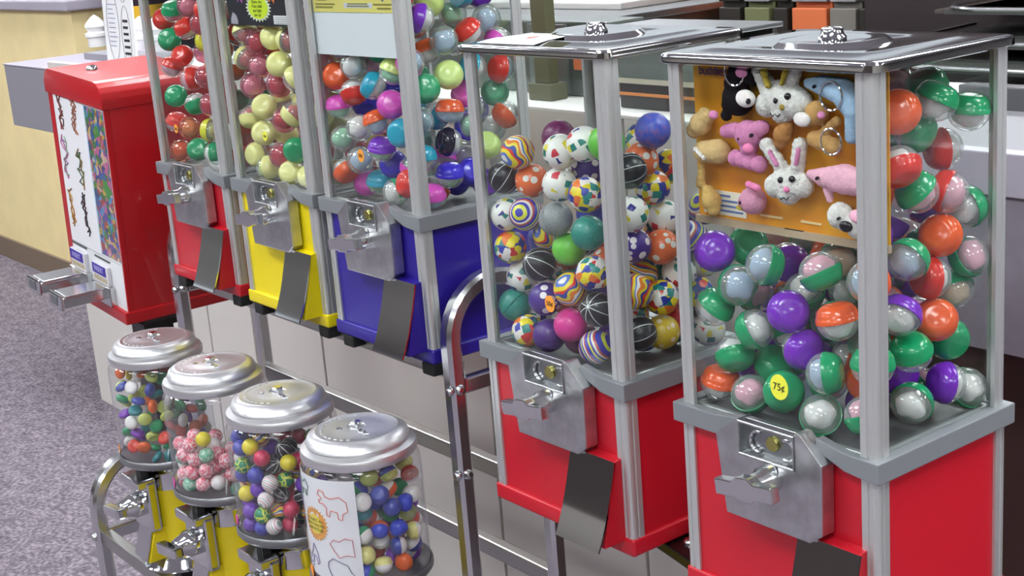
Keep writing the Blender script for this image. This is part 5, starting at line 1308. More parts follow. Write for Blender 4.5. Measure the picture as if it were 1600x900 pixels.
('G2','candy','',-11261,-1128,-3001,0, 'pink and white swirled ball, 13th from left in second small dispenser'),
('G2','white','',-11143,-585,-2951,0, 'white ball, seventh from top in second small dispenser'),
('G2','greencandy','',-11064,-876,-2908,0, 'pale green swirled ball, fifth from left in second small dispenser'),
('G2','candy','',-11024,-1101,-2841,0, 'pink and white swirled ball, 16th from left in second small dispenser'),
('G2','candy','',-11373,-373,-2816,0, 'pink and white swirled ball, rightmost in second small dispenser'),
('G2','candy','',-11211,-971,-2760,0, 'pink and white swirled ball, 17th from left in second small dispenser'),
('G2','candy','',-11140,-694,-2752,0, 'pink and white swirled ball, 19th from left in second small dispenser'),
('G2','greencandy','',-11611,-542,-2698,0, 'pale green swirled ball, sixth from left in second small dispenser'),
('G2','greencandy','',-11330,-560,-2682,0, 'mostly hidden pale green swirled ball, second from left in second small dispenser'),
('G2','white','',-11661,-910,-2681,0, 'mostly hidden white ball, rightmost in second small dispenser'),
('G2','white','',-11020,-864,-2650,0, 'white ball, fifth from top in second small dispenser'),
('G2','candy','',-11047,-1168,-2620,0, 'pink and white swirled ball, 14th from left in second small dispenser'),
('G2','candy','',-11476,-362,-2612,0, 'mostly hidden pink and white swirled ball, rightmost in second small dispenser'),
('G2','candy','',-11324,-830,-2603,0, 'pink and white swirled ball, 18th from left in second small dispenser'),
('G2','greencandy','',-11565,-726,-2558,0, 'pale green swirled ball, third from left in second small dispenser'),
('G2','white','',-11115,-582,-2544,0, 'white ball, third from top in second small dispenser'),
('G2','candy','',-11140,-996,-2497,0, 'pink and white swirled ball, 15th from left in second small dispenser'),
('G2','white','',-11631,-464,-2481,0, 'white ball, topmost in second small dispenser'),
('G2','candy','',-11744,-979,-2463,0, 'pink and white swirled ball, eleventh from left in second small dispenser'),
('G2','white','',-11322,-484,-2462,0, 'white ball, second from top in second small dispenser'),
('G3','crimson','',-9240,-1460,-2000,0, 'crimson bouncy ball, third from top in third small dispenser'),
('G3','whitestripe','',-9179,-1414,-2367,0, 'white ball with thin coloured stripes, topmost in third small dispenser'),
('G3','whitestripe','',-9261,-1471,-2620,0, 'white ball with thin coloured stripes, second from top in third small dispenser'),
('G3','yellow','',-9695,-1540,-2629,0, 'yellow ball, lowest in third small dispenser'),
('G3','violet','',-9807,-1449,-2814,0, 'violet bouncy ball, eighth from top in third small dispenser'),
('G3','greenweb','',-9339,-1515,-2858,0, 'green ball with yellow web lines, third from left in third small dispenser'),
('G3','navy','',-9370,-1523,-2268,0, 'dark blue bouncy ball, sixth from top in third small dispenser'),
('G3','greenweb','',-9710,-1534,-2206,0, 'green ball with yellow web lines, leftmost in third small dispenser'),
('G3','whitestripe','',-9929,-1424,-2180,0, 'mostly hidden white ball with thin coloured stripes in third small dispenser'),
('G3','navy','',-9680,-1540,-1941,0, 'dark blue bouncy ball, third from top in third small dispenser'),
('G3','navy','',-9886,-1451,-1851,0, 'dark blue bouncy ball, second from top in third small dispenser'),
('G3','whitestripe','',-9182,-1436,-3008,0, 'white ball with thin coloured stripes, lowest in third small dispenser'),
('G3','violet','',-9657,-1548,-3083,0, 'violet bouncy ball, lowest in third small dispenser'),
('G3','greenweb','',-9174,-1176,-2385,0, 'green ball with yellow web lines, fourth from left in third small dispenser'),
('G3','yellow','',-9000,-1190,-2085,0, 'yellow ball, second from top in third small dispenser'),
('G3','navy','',-9839,-1479,-2397,0, 'dark blue bouncy ball, fifth from top in third small dispenser'),
('G3','swirl','',-9947,-1386,-2596,0, 'mostly hidden swirled yellow, red and blue bouncy ball, lowest in third small dispenser'),
('G3','star','',-9255,-1298,-2172,0, 'black bouncy ball with white star lines, fourth from top in third small dispenser'),
('G3','star','',-9246,-1239,-2614,0, 'black bouncy ball with white star lines, seventh from top in third small dispenser'),
('G3','swirl','',-9303,-1274,-2842,0, 'swirled yellow, red and blue bouncy ball, fifth from top in third small dispenser'),
('G3','crimson','',-9020,-1225,-2773,0, 'crimson bouncy ball, sixth from top in third small dispenser'),
('G3','crimson','',-9150,-1206,-3042,0, 'crimson bouncy ball, lowest in third small dispenser'),
('G3','violet','',-9596,-1553,-2859,0, 'violet bouncy ball, ninth from top in third small dispenser'),
('G3','yellow','',-9420,-1520,-1862,0, 'yellow ball, topmost in third small dispenser'),
('G3','swirl','',-9990,-1269,-1967,0, 'mostly hidden swirled yellow, red and blue bouncy ball, topmost in third small dispenser'),
('G3','swirl','',-9518,-1305,-1835,0, 'swirled yellow, red and blue bouncy ball, topmost in third small dispenser'),
('G3','violet','',-9558,-1146,-2012,0, 'violet bouncy ball, topmost in third small dispenser'),
('G3','star','',-9181,-1148,-1946,0, 'black bouncy ball with white star lines, third from top in third small dispenser'),
('G3','star','',-9339,-976,-1989,0, 'black bouncy ball with white star lines, second from top in third small dispenser'),
('G3','star','',-9634,-1042,-2219,0, 'mostly hidden black bouncy ball with white star lines, leftmost in third small dispenser'),
('G3','crimson','',-9410,-1150,-2364,0, 'mostly hidden crimson bouncy ball, topmost in third small dispenser'),
('G3','violet','',-9469,-1462,-2520,0, 'violet bouncy ball, sixth from top in third small dispenser'),
('G3','navy','',-9418,-1496,-3079,0, 'dark blue bouncy ball, lowest in third small dispenser'),
('G3','star','',-9328,-1019,-3102,0, 'black bouncy ball with white star lines, ninth from top in third small dispenser'),
('G3','greenweb','',-9477,-1238,-3101,0, 'mostly hidden green ball with yellow web lines, leftmost in third small dispenser'),
('G3','star','',-8973,-921,-3093,0, 'black bouncy ball with white star lines, lowest in third small dispenser'),
('G3','greenweb','',-9166,-477,-3062,0, 'green ball with yellow web lines, rightmost in third small dispenser'),
('G3','crimson','',-8984,-715,-2974,0, 'crimson bouncy ball, seventh from top in third small dispenser'),
('G3','swirl','',-9346,-370,-2949,0, 'swirled yellow, red and blue bouncy ball, fourth from top in third small dispenser'),
('G3','greenweb','',-9192,-895,-2936,0, 'mostly hidden green ball with yellow web lines, rightmost in third small dispenser'),
('G3','swirl','',-8958,-978,-2869,0, 'swirled yellow, red and blue bouncy ball, lowest in third small dispenser'),
('G3','violet','',-9132,-585,-2828,0, 'violet bouncy ball, seventh from top in third small dispenser'),
('G3','crimson','',-9290,-1004,-2758,0, 'crimson bouncy ball, fifth from top in third small dispenser'),
('G3','navy','',-9057,-797,-2744,0, 'dark blue bouncy ball, seventh from top in third small dispenser'),
('G3','star','',-9037,-1030,-2645,0, 'black bouncy ball with white star lines, eighth from top in third small dispenser'),
('G3','crimson','',-9467,-1021,-2607,0, 'mostly hidden crimson bouncy ball, lowest in third small dispenser'),
('G3','violet','',-8978,-750,-2520,0, 'violet bouncy ball, fourth from top in third small dispenser'),
('G3','star','',-9205,-450,-2502,0, 'black bouncy ball with white star lines, sixth from top in third small dispenser'),
('G3','violet','',-8944,-1028,-2432,0, 'violet bouncy ball, fifth from top in third small dispenser'),
('G3','star','',-9200,-694,-2388,0, 'mostly hidden black bouncy ball with white star lines, rightmost in third small dispenser'),
('G3','swirl','',-9213,-950,-2340,0, 'swirled yellow, red and blue bouncy ball, third from top in third small dispenser'),
('G3','swirl','',-8994,-829,-2304,0, 'swirled yellow, red and blue bouncy ball, second from top in third small dispenser'),
('G3','star','',-9556,-1366,-2257,0, 'black bouncy ball with white star lines, fifth from top in third small dispenser'),
('G3','navy','',-9120,-540,-2230,0, 'dark blue bouncy ball, fourth from top in third small dispenser'),
('G3','crimson','',-9099,-986,-2137,0, 'crimson bouncy ball, fourth from top in third small dispenser'),
('G3','violet','',-9131,-748,-2126,0, 'violet bouncy ball, third from top in third small dispenser'),
('G3','star','',-9178,-465,-2009,0, 'black bouncy ball with white star lines, topmost in third small dispenser'),
('G3','violet','',-8956,-867,-1982,0, 'violet bouncy ball, second from top in third small dispenser'),
('G3','crimson','',-9754,-829,-1946,0, 'crimson bouncy ball, topmost in third small dispenser'),
('G3','navy','',-9430,-350,-1946,0, 'dark blue bouncy ball, topmost in third small dispenser'),
('G3','crimson','',-9427,-759,-1929,0, 'crimson bouncy ball, second from top in third small dispenser'),
('G3','violet','',-9772,-1167,-1920,0, 'mostly hidden violet bouncy ball in third small dispenser'),
('G3','greenweb','',-10014,-1045,-1904,0, 'green ball with yellow web lines, second from left in third small dispenser'),
('G3','greenweb','',-9178,-681,-1900,0, 'green ball with yellow web lines, fifth from left in third small dispenser'),
('G4','white','',-6977,-1262,-2043,0, 'white small capsule toy, second from left in nearest small dispenser'),
('G4','navy','',-6935,-1027,-2004,0, 'dark blue small capsule toy, topmost in nearest small dispenser'),
('G4','navy','',-6885,-895,-2204,0, 'dark blue small capsule toy, second from top in nearest small dispenser'),
('G4','blue','',-6948,-651,-2238,0, 'blue small capsule toy, rightmost in nearest small dispenser'),
('G4','white','',-7125,-442,-2239,0, 'white small capsule toy, rightmost in nearest small dispenser'),
('G4','red','',-7146,-426,-1968,0, 'red small capsule toy, topmost in nearest small dispenser'),
('G4','lime','',-7368,-358,-1890,0, 'lime small capsule toy, topmost in nearest small dispenser'),
('G4','lime','',-7058,-794,-1826,0, 'lime small capsule toy, second from top in nearest small dispenser'),
('G4','lime','',-7145,-1029,-1828,0, 'lime small capsule toy, third from top in nearest small dispenser'),
('G4','green','',-7365,-473,-2204,0, 'green small capsule toy, third from top in nearest small dispenser'),
('G4','teal','',-7090,-1203,-2255,0, 'teal small capsule toy in nearest small dispenser'),
('G4','green','',-6997,-1291,-2486,0, 'green small capsule toy, sixth from top in nearest small dispenser'),
('G4','orange','',-7002,-1043,-2494,0, 'orange small capsule toy, second from top in nearest small dispenser'),
('G4','blue','',-6887,-829,-2519,0, 'blue small capsule toy, third from left in nearest small dispenser'),
('G4','butter','',-7025,-532,-2692,0, 'pale yellow small capsule toy, rightmost in nearest small dispenser'),
('G4','red','',-7220,-395,-2651,0, 'red small capsule toy, second from top in nearest small dispenser'),
('G4','navy','',-6922,-849,-2764,0, 'dark blue small capsule toy, lowest in nearest small dispenser'),
('G4','navy','',-7117,-495,-2912,0, 'dark blue small capsule toy, third from top in nearest small dispenser'),
('G4','butter','',-6980,-1292,-2758,0, 'pale yellow small capsule toy, leftmost in nearest small dispenser'),
('G4','butter','',-6891,-1108,-2915,0, 'pale yellow small capsule toy, second from left in nearest small dispenser'),
('G4','orange','',-6896,-805,-3000,0, 'orange small capsule toy, lowest in nearest small dispenser'),
('G4','green','',-7007,-1305,-3003,0, 'green small capsule toy, lowest in nearest small dispenser'),
('G4','lime','',-7119,-532,-2464,0, 'lime small capsule toy, fourth from top in nearest small dispenser'),
('G4','white','',-7125,-976,-2718,0, 'white small capsule toy, third from left in nearest small dispenser'),
('G4','violet','',-7140,-821,-2995,0, 'violet small capsule toy, second from left in nearest small dispenser'),
('G4','violet','',-7257,-421,-3095,0, 'violet small capsule toy, rightmost in nearest small dispenser'),
('G4','orange','',-7133,-774,-2066,0, 'orange small capsule toy, topmost in nearest small dispenser'),
('G4','red','',-7239,-1016,-2444,0, 'red small capsule toy, third from top in nearest small dispenser'),
('G4','green','',-7359,-792,-2449,0, 'mostly hidden green small capsule toy in nearest small dispenser'),
('G4','violet','',-7404,-634,-2626,0, 'mostly hidden violet small capsule toy, lowest in nearest small dispenser'),
('G4','violet','',-7319,-362,-2418,0, 'mostly hidden violet small capsule toy, topmost in nearest small dispenser'),
('G4','red','',-7194,-697,-2757,0, 'mostly hidden red small capsule toy, lowest in nearest small dispenser'),
('G4','red','',-7374,-907,-2987,0, 'red small capsule toy, fourth from top in nearest small dispenser'),
('G4','red','',-7380,-1193,-3097,0, 'red small capsule toy, fifth from top in nearest small dispenser'),
('G4','lime','',-7181,-1047,-3096,0, 'mostly hidden lime small capsule toy in nearest small dispenser'),
('G4','red','',-7180,-1464,-3096,0, 'red small capsule toy, lowest in nearest small dispenser'),
('G4','lime','',-7249,-1214,-2884,0, 'lime small capsule toy, lowest in nearest small dispenser'),
('G4','lime','',-7196,-1241,-2624,0, 'lime small capsule toy, fifth from top in nearest small dispenser'),
('G4','blue','',-7421,-1141,-2544,0, 'blue small capsule toy, leftmost in nearest small dispenser'),
('G4','green','',-7118,-790,-2380,0, 'green small capsule toy, fifth from top in nearest small dispenser'),
('G4','violet','',-7381,-1177,-2301,0, 'violet small capsule toy, leftmost in nearest small dispenser'),
('G4','blue','',-7277,-899,-2234,0, 'blue small capsule toy, second from left in nearest small dispenser'),
('G4','white','',-7619,-981,-2148,0, 'mostly hidden white small capsule toy in nearest small dispenser'),
('G4','white','',-7258,-1286,-2097,0, 'white small capsule toy, leftmost in nearest small dispenser'),
('G4','green','',-7392,-1059,-2071,0, 'green small capsule toy, fourth from top in nearest small dispenser'),
('G4','red','',-7390,-776,-2033,0, 'mostly hidden red small capsule toy, topmost in nearest small dispenser'),
('G4','green','',-7548,-538,-1934,0, 'green small capsule toy, topmost in nearest small dispenser'),
('G4','green','',-7597,-921,-1903,0, 'green small capsule toy, second from top in nearest small dispenser'),
]
PLUSH = {'panda':{'body':[[-1702,200,3268,115,115,118],[-1710,200,3108,171,125,148],[-1737,200,3365,76,76,79],[-1512,200,3336,86,86,89],[-1783,200,3264,76,76,79],[-1811,200,3162,70,70,72],[-1839,200,3060,64,64,66],[-1867,200,2958,57,57,59]],'muzzle':[[-1511,90,3151,117,48,83]],'nose':[[-1436,45,3136,20,30,28]],'patch':[[-1553,90,3387,69,30,49]]},'rabbit_yellow':{'body':[[-1184,200,3157,213,125,167],[-1341,200,3090,115,115,118],[-1010,200,3129,171,125,148],[-1163,200,3043,115,115,118],[-1322,200,3228,86,86,89],[-1358,200,3284,82,82,84],[-1395,200,3341,77,77,79],[-1431,200,3398,73,73,75],[-1105,200,3258,86,86,89],[-1074,200,3310,82,82,84],[-1043,200,3363,77,77,79],[-1013,200,3415,73,73,75]],'ear_inner':[[-1233,90,3286,32,30,31],[-1249,90,3327,35,30,33],[-1264,90,3368,38,30,34],[-1279,90,3409,41,30,35],[-1068,90,3313,20,30,28],[-1053,90,3349,24,30,29],[-1038,90,3384,28,30,30],[-1022,90,3419,32,30,31]],'nose':[[-1069,90,3099,32,30,31]],'eye':[[-1142,90,3153,26,30,30],[-1005,90,3198,36,30,33]]},'dolphin_blue':{'body':[[-857,200,3308,48,48,49],[-800,200,3305,62,62,64],[-744,200,3301,77,77,79],[-689,200,3298,92,92,94],[-689,200,3298,92,92,94],[-618,200,3282,101,101,104],[-548,200,3267,110,110,113],[-478,200,3253,118,118,122],[-478,200,3253,118,118,122],[-437,200,3199,111,111,114],[-396,200,3146,103,103,106],[-355,200,3094,96,96,98],[-355,200,3094,86,86,89],[-362,200,3038,81,81,84],[-368,200,2982,76,76,79],[-375,200,2926,72,72,74],[-382,200,2869,67,67,69]],'eye':[[-698,90,3301,10,30,18]]},'mouse':{'body':[[-767,200,3049,111,111,114],[-866,200,2985,76,76,79],[-798,200,2818,76,76,79],[-726,200,2798,78,78,80],[-654,200,2778,79,79,81],[-583,200,2759,80,80,83],[-724,200,2862,48,48,49],[-667,200,2904,48,48,49],[-611,200,2946,48,48,49],[-554,200,2987,48,48,49]],'muzzle':[[-845,90,3003,95,39,67]],'ear_inner':[[-627,90,3055,41,30,35]]},'bear_tan':{'body':[[-2211,200,2852,111,111,114],[-2301,200,2783,80,80,83],[-2121,200,2920,76,76,79],[-2161,200,2959,57,57,59],[-2184,200,2583,105,105,108],[-2116,200,2589,110,110,113],[-2050,200,2595,114,114,117],[-1984,200,2601,118,118,122]],'ear_inner':[[-1926,90,2974,57,30,43]],'band':[[-2188,90,2622,20,30,28],[-2151,90,2598,20,30,28],[-2114,90,2573,20,30,28],[-2078,90,2549,20,30,28]]},'pig':{'body':[[-1590,200,2796,148,125,138],[-1596,200,2674,86,86,89],[-1764,200,2823,76,76,79],[-1833,200,2814,73,73,75],[-1875,200,2804,65,65,67],[-1454,200,2862,76,76,79],[-1415,200,2873,69,69,71],[-1764,200,2558,80,80,83],[-1665,200,2547,80,80,83],[-1566,200,2535,80,80,83],[-1469,200,2524,80,80,83]],'snout':[[-1501,90,2690,65,30,47]],'eye':[[-1456,90,2813,11,30,20],[-1609,90,2772,7,30,12]]},'rabbit_pink':{'body':[[-1111,200,2379,201,125,161],[-1267,200,2343,111,111,114],[-960,200,2375,111,111,114],[-1114,200,2299,115,115,118],[-1208,200,2529,69,69,71],[-1261,200,2590,69,69,71],[-1315,200,2651,69,69,71],[-1369,200,2713,69,69,71],[-1004,200,2548,69,69,71],[-994,200,2614,69,69,71],[-983,200,2680,69,69,71],[-973,200,2746,69,69,71]],'ear_inner':[[-1160,90,2572,20,30,28],[-1184,90,2606,20,30,28],[-1208,90,2640,20,30,28],[-1232,90,2674,20,30,28],[-927,90,2603,20,30,28],[-917,90,2643,20,30,28],[-907,90,2682,20,30,28],[-898,90,2722,20,30,28]],'nose':[[-1046,90,2351,32,30,31]],'eye':[[-1114,90,2429,32,30,31],[-982,90,2452,32,30,31]]},'dolphin_pink':{'body':[[-857,200,2494,42,42,43],[-808,200,2489,55,55,56],[-759,200,2484,67,67,70],[-710,200,2479,80,80,83],[-710,200,2479,86,86,89],[-630,200,2481,102,102,105],[-550,200,2483,118,118,121],[-471,200,2484,148,125,138],[-471,200,2484,148,125,138],[-372,200,2475,124,124,128],[-274,200,2467,115,115,118],[-653,200,2369,50,50,51],[-648,200,2326,42,42,43],[-643,200,2283,34,34,35]],'eye':[[-688,90,2490,10,30,18]]},'tail_tan':{'body':[[-2216,200,2433,38,38,39],[-2226,200,2376,43,43,45],[-2236,200,2319,48,48,50],[-2246,200,2261,53,53,55],[-2111,200,2106,99,99,102],[-2149,200,2186,69,69,71],[-2087,200,2024,69,69,71]]},'bird':{'body':[[-1565,200,2168,138,125,134],[-1648,200,2138,86,86,89]],'crest':[[-1509,90,2348,41,30,35],[-1474,90,2341,41,30,35],[-1438,90,2335,41,30,35],[-1403,90,2328,41,30,35]],'eye':[[-1620,90,2162,10,30,18]],'beak':[[-1660,90,2116,10,30,18],[-1648,90,2111,10,30,17],[-1636,90,2105,10,30,16],[-1623,90,2100,9,30,16]]},'dog':{'body':[[-526,200,2151,118,118,122],[-468,200,2101,86,86,89],[-327,200,2070,105,105,108]],'ear':[[-248,90,2197,89,37,63]],'nose':[[-378,90,2091,72,30,51]],'eye':[[-455,90,2153,9,30,16]]},'monkey':{'body':[[-1171,200,2828,92,92,94],[-1131,200,2889,73,73,75],[-1199,200,2757,65,65,67]]}}

# ------------------------------------------------------------------ plush toys on the card
def blob(prims, vox):
    b = bmesh.new()
    for q in prims:
        x, y, z, rx, ry, rz = [v / 1e4 for v in q]
        r = bmesh.ops.create_icosphere(b, subdivisions=3, radius=1)
        for v in r['verts']:
            v.co = Vector((x + v.co.x * rx, y + v.co.y * ry, Z0 + z + v.co.z * rz))
    return b
def plush_body(prims, vox, fuzz, seed):
    b = blob(prims, vox)
    me = bpy.data.meshes.new('tmp'); b.to_mesh(me); b.free()
    o = bpy.data.objects.new('tmp', me); C.objects.link(o)
    md = o.modifiers.new('r', 'REMESH'); md.mode = 'VOXEL'; md.voxel_size = vox
    sm_ = o.modifiers.new('s', 'SMOOTH'); sm_.factor = .6; sm_.iterations = 4
    dg = bpy.context.evaluated_depsgraph_get()
    me2 = bpy.data.meshes.new_from_object(o.evaluated_get(dg))
    bpy.data.objects.remove(o); bpy.data.meshes.remove(me)
    rg = random.Random(seed)
    me2.calc_loop_triangles()
    for v in me2.vertices:
        v.co += v.normal * rg.uniform(-fuzz, fuzz)
    me2.polygons.foreach_set('use_smooth', [True] * len(me2.polygons))
    return me2
def fur(name, c, fuzzy=True):
    return mat('fur_' + name, c, 0.95, spec=0.1, bump=(900 if fuzzy else 500, 0.9 if fuzzy else 0.4), noise=(220, 0.07))
EYE = mat('black_bead', '18161c', 0.2)
PL = {
 'panda': ('plush_panda', 'black plush bear with white muzzle and key ring on card', 'black', '1b171c', .0004, dict(muzzle=('white', 'e4e2de'), nose=('bead', ''), patch=('pink', 'd88cb8'))),
 'rabbit_yellow': ('plush_rabbit', 'white fluffy plush rabbit head with yellow inner ears, upper on card', 'white', 'eeebe2', .0007, dict(ear_inner=('yellow', 'a8943c'), nose=('olive', 'a08c48'), eye=('bead', ''))),
 'dolphin_blue': ('plush_dolphin', 'pale blue plush dolphin with silver key ring at card top right', 'blue', 'a9c6e4', .0002, dict(eye=('bead', ''))),
 'mouse': ('plush_mouse', 'tan plush mouse with white muzzle below the blue dolphin', 'tan', 'c89c64', .0003, dict(muzzle=('white', 'eceae4'), ear_inner=('pink', 'eaa0a4'))),
 'bear_tan': ('plush_bear', 'cream and tan plush animal with pink ear at card left', 'cream', 'd9b982', .0003, dict(ear_inner=('pink', 'e29cac'), band=('white', 'eceae4'))),
 'pig': ('plush_pig', 'bright pink plush pig sitting left of the lower rabbit', 'pink', 'f09cc0', .0003, dict(snout=('rose', 'e888b4'), eye=('bead', ''))),
 'rabbit_pink': ('plush_rabbit', 'white fluffy plush rabbit head with pink inner ears and pink nose', 'white', 'eeebe2', .0007, dict(ear_inner=('pink', 'e07a98'), nose=('rose', 'e46a90'), eye=('bead', ''))),
 'dolphin_pink': ('plush_dolphin', 'pale pink plush dolphin at card lower right', 'palepink', 'f0b8cc', .0002, dict(eye=('bead', ''))),
 'tail_tan': ('plush_squirrel', 'tan plush animal with rounded leaf shaped tail at card lower left', 'sand', 'd0ac68', .0003, {}),
 'bird': ('plush_bird', 'small mauve pink plush bird with tuft at card bottom', 'mauve', 'd898b4', .0003, dict(crest=('rose', 'd87c9c'), eye=('bead', ''), beak=('yellow', 'dcb43c'))),
 'dog': ('plush_dog', 'white plush dog with round black nose at card bottom right', 'white', 'eeebe2', .0005, dict(ear=('palepink', 'f0b8cc'), nose=('bead', ''), eye=('bead', ''))),
 'monkey': ('plush_monkey', 'small brown plush animal between the two white rabbits', 'brown', 'b8824e', .0003, {}),
}
for k_, (nm, lab, fn, fc, fz, parts) in PL.items():
    d = PLUSH[k_]
    ox, oy, oz = [v / 1e4 for v in d['body'][0][:3]]
    base = Vector((ox, .033, Z0 + oz))
    t = thing(nm, lab, 'plush toy', base)
    me = plush_body(d['body'], .0013, fz, len(k_))
    me.transform(Matrix.Translation(-base)); me.materials.clear(); me.materials.append(fur(fn, fc, fz > .0004))
    bo = bpy.data.objects.new('body', me); C.objects.link(bo); bo.parent = t
    for pn, (pf_, pcx) in parts.items():
        pr = d[pn]
        if pn in ('eye', 'ear_inner') and len(pr) > 1:
            half = [pr[:len(pr) // 2], pr[len(pr) // 2:]]
        else:
            half = [pr]
        for hp in half:
            if len(hp) > 1:
                me = plush_body(hp, .0008, 0, 1); me.transform(Matrix.Translation(-base))
                me.materials.clear(); me.materials.append(fur(pf_, pcx, False))
                po_ = bpy.data.objects.new(pn, me); C.objects.link(po_); po_.parent = t
            else:
                obj(pn, shift(blob(hp, 0), -base), EYE if pf_ == 'bead' else fur(pf_, pcx, False), t, True)
    if k_ in ('panda', 'dolphin_blue', 'mouse'):
        dx, dz, rr_ = {'panda': (.006, .012, .012), 'dolphin_blue': (.034, -.008, .012), 'mouse': (.024, -.022, .011)}[k_]
        P = [(dx + rr_ * math.cos(2 * PI * i / 28), -.024, dz + rr_ * 1.05 * math.sin(2 * PI * i / 28)) for i in range(28)]
        obj('key_ring', TUBE(P, .0009, 6, True, Vector((0, 1, 0))), CHROME, t, True)
    if k_ in ('rabbit_yellow', 'rabbit_pink'):
        z = -.0135 if k_ == 'rabbit_yellow' else -.0115
        P = [(.002 + x, -.0235, z + q) for x, q in ((-.006, .001), (-.003, -.0015), (0, .0008), (.003, -.0015), (.006, .001))]
        obj('mouth', TUBE(P, .0006, 5, False, Vector((0, 1, 0))), EYE, t)

# ------------------------------------------------------------------ what fills the machines
def tri(name, fn):
    m, t, b = new_mat(name)
    tc = t.nodes.new('ShaderNodeTexCoord')
    sc = t.nodes.new('ShaderNodeVectorMath'); sc.operation = 'SCALE'; sc.inputs[3].default_value = 50.0
    t.links.new(tc.outputs['Object'], sc.inputs[0])
    fn(t, t.nodes, t.links, sc.outputs[0], b)
    b.inputs['Roughness'].default_value = 0.38
    b.inputs['Coat Weight'].default_value = 0.15
    return m
def ramp(N, cols, const=True):
    rp = N.new('ShaderNodeValToRGB')
    if const: rp.color_ramp.interpolation = 'CONSTANT'
    e = rp.color_ramp.elements
    n = len(cols)
    e[0].color = lin(cols[0]); e[1].position = (n - 1) / n if const else 1; e[1].color = lin(cols[-1])
    for i in range(1, n - 1):
        x = e.new(i / n if const else i / (n - 1)); x.color = lin(cols[i])
    return rp
def f_checker(t, N, L, v, b):
    vo = N.new('ShaderNodeTexVoronoi'); vo.distance = 'CHEBYCHEV'; vo.inputs['Scale'].default_value = 2.3; vo.inputs['Randomness'].default_value = .55
    s = N.new('ShaderNodeSeparateColor'); rp = ramp(N, ['d8322c', '2c3aa8', 'f0dc28', 'f2eee8', 'e8762c', '1c8a84', 'f2eee8', '24308c', 'e2d024'])
    L.new(v, vo.inputs['Vector']); L.new(vo.outputs['Color'], s.inputs[0]); L.new(s.outputs[0], rp.inputs[0]); L.new(rp.outputs[0], b.inputs['Base Color'])
def f_spots(kind, base, spots, thr, scale, rnd_=.6):
    def f(t, N, L, v, b):
        vo = N.new('ShaderNodeTexVoronoi'); vo.distance = kind; vo.inputs['Scale'].default_value = scale; vo.inputs['Randomness'].default_value = rnd_
        lt_ = N.new('ShaderNodeMath'); lt_.operation = 'LESS_THAN'; lt_.inputs[1].default_value = thr
        mx = N.new('ShaderNodeMixRGB'); mx.inputs[1].default_value = lin(base)
        L.new(v, vo.inputs['Vector']); L.new(vo.outputs['Distance'], lt_.inputs[0]); L.new(lt_.outputs[0], mx.inputs[0])
        if len(spots) > 1:
            s = N.new('ShaderNodeSeparateColor'); rp = ramp(N, spots)
            L.new(vo.outputs['Color'], s.inputs[0]); L.new(s.outputs[0], rp.inputs[0]); L.new(rp.outputs[0], mx.inputs[2])
        else: mx.inputs[2].default_value = lin(spots[0])
        L.new(mx.outputs[0], b.inputs['Base Color'])
    return f
def f_wave(cols, scale, dist, const=True, det=1.0):
    def f(t, N, L, v, b):
        wv = N.new('ShaderNodeTexWave'); wv.wave_profile = 'SAW'; wv.inputs['Scale'].default_value = scale; wv.inputs['Distortion'].default_value = dist
        wv.inputs['Detail'].default_value = det; wv.inputs['Detail Scale'].default_value = .8
        rp = ramp(N, cols, const)
        L.new(v, wv.inputs['Vector']); L.new(wv.outputs['Fac'], rp.inputs[0]); L.new(rp.outputs[0], b.inputs['Base Color'])
    return f
def f_noise(cols, scale, rough=None):
    def f(t, N, L, v, b):
        n = N.new('ShaderNodeTexNoise'); n.inputs['Scale'].default_value = scale; n.inputs['Detail'].default_value = 3
        mr = N.new('ShaderNodeMapRange'); mr.inputs[1].default_value = .3; mr.inputs[2].default_value = .7
        rp = ramp(N, cols, False)
        L.new(v, n.inputs['Vector']); L.new(n.outputs['Fac'], mr.inputs[0]); L.new(mr.outputs[0], rp.inputs[0]); L.new(rp.outputs[0], b.inputs['Base Color'])
    return f
def f_star(t, N, L, v, b):
    sp = N.new('ShaderNodeSeparateXYZ'); L.new(v, sp.inputs[0])
    at = N.new('ShaderNodeMath'); at.operation = 'ARCTAN2'; L.new(sp.outputs[1], at.inputs[0]); L.new(sp.outputs[0], at.inputs[1])
    mu = N.new('ShaderNodeMath'); mu.operation = 'MULTIPLY'; mu.inputs[1].default_value = 4.0; L.new(at.outputs[0], mu.inputs[0])
    sn = N.new('ShaderNodeMath'); sn.operation = 'SINE'; L.new(mu.outputs[0], sn.inputs[0])
    ab = N.new('ShaderNodeMath'); ab.operation = 'ABSOLUTE'; L.new(sn.outputs[0], ab.inputs[0])
    ln = N.new('ShaderNodeVectorMath'); ln.operation = 'LENGTH'
    cx = N.new('ShaderNodeCombineXYZ'); L.new(sp.outputs[0], cx.inputs[0]); L.new(sp.outputs[1], cx.inputs[1]); L.new(cx.outputs[0], ln.inputs[0])
    pr = N.new('ShaderNodeMath'); pr.operation = 'MULTIPLY'; L.new(ab.outputs[0], pr.inputs[0]); L.new(ln.outputs['Value'], pr.inputs[1])
    lt_ = N.new('ShaderNodeMath'); lt_.operation = 'LESS_THAN'; lt_.inputs[1].default_value = .085; L.new(pr.outputs[0], lt_.inputs[0])
    mx = N.new('ShaderNodeMixRGB'); mx.inputs[1].default_value = lin('1a1a20'); mx.inputs[2].default_value = lin('dfe6e6')
    L.new(lt_.outputs[0], mx.inputs[0]); L.new(mx.outputs[0], b.inputs['Base Color'])
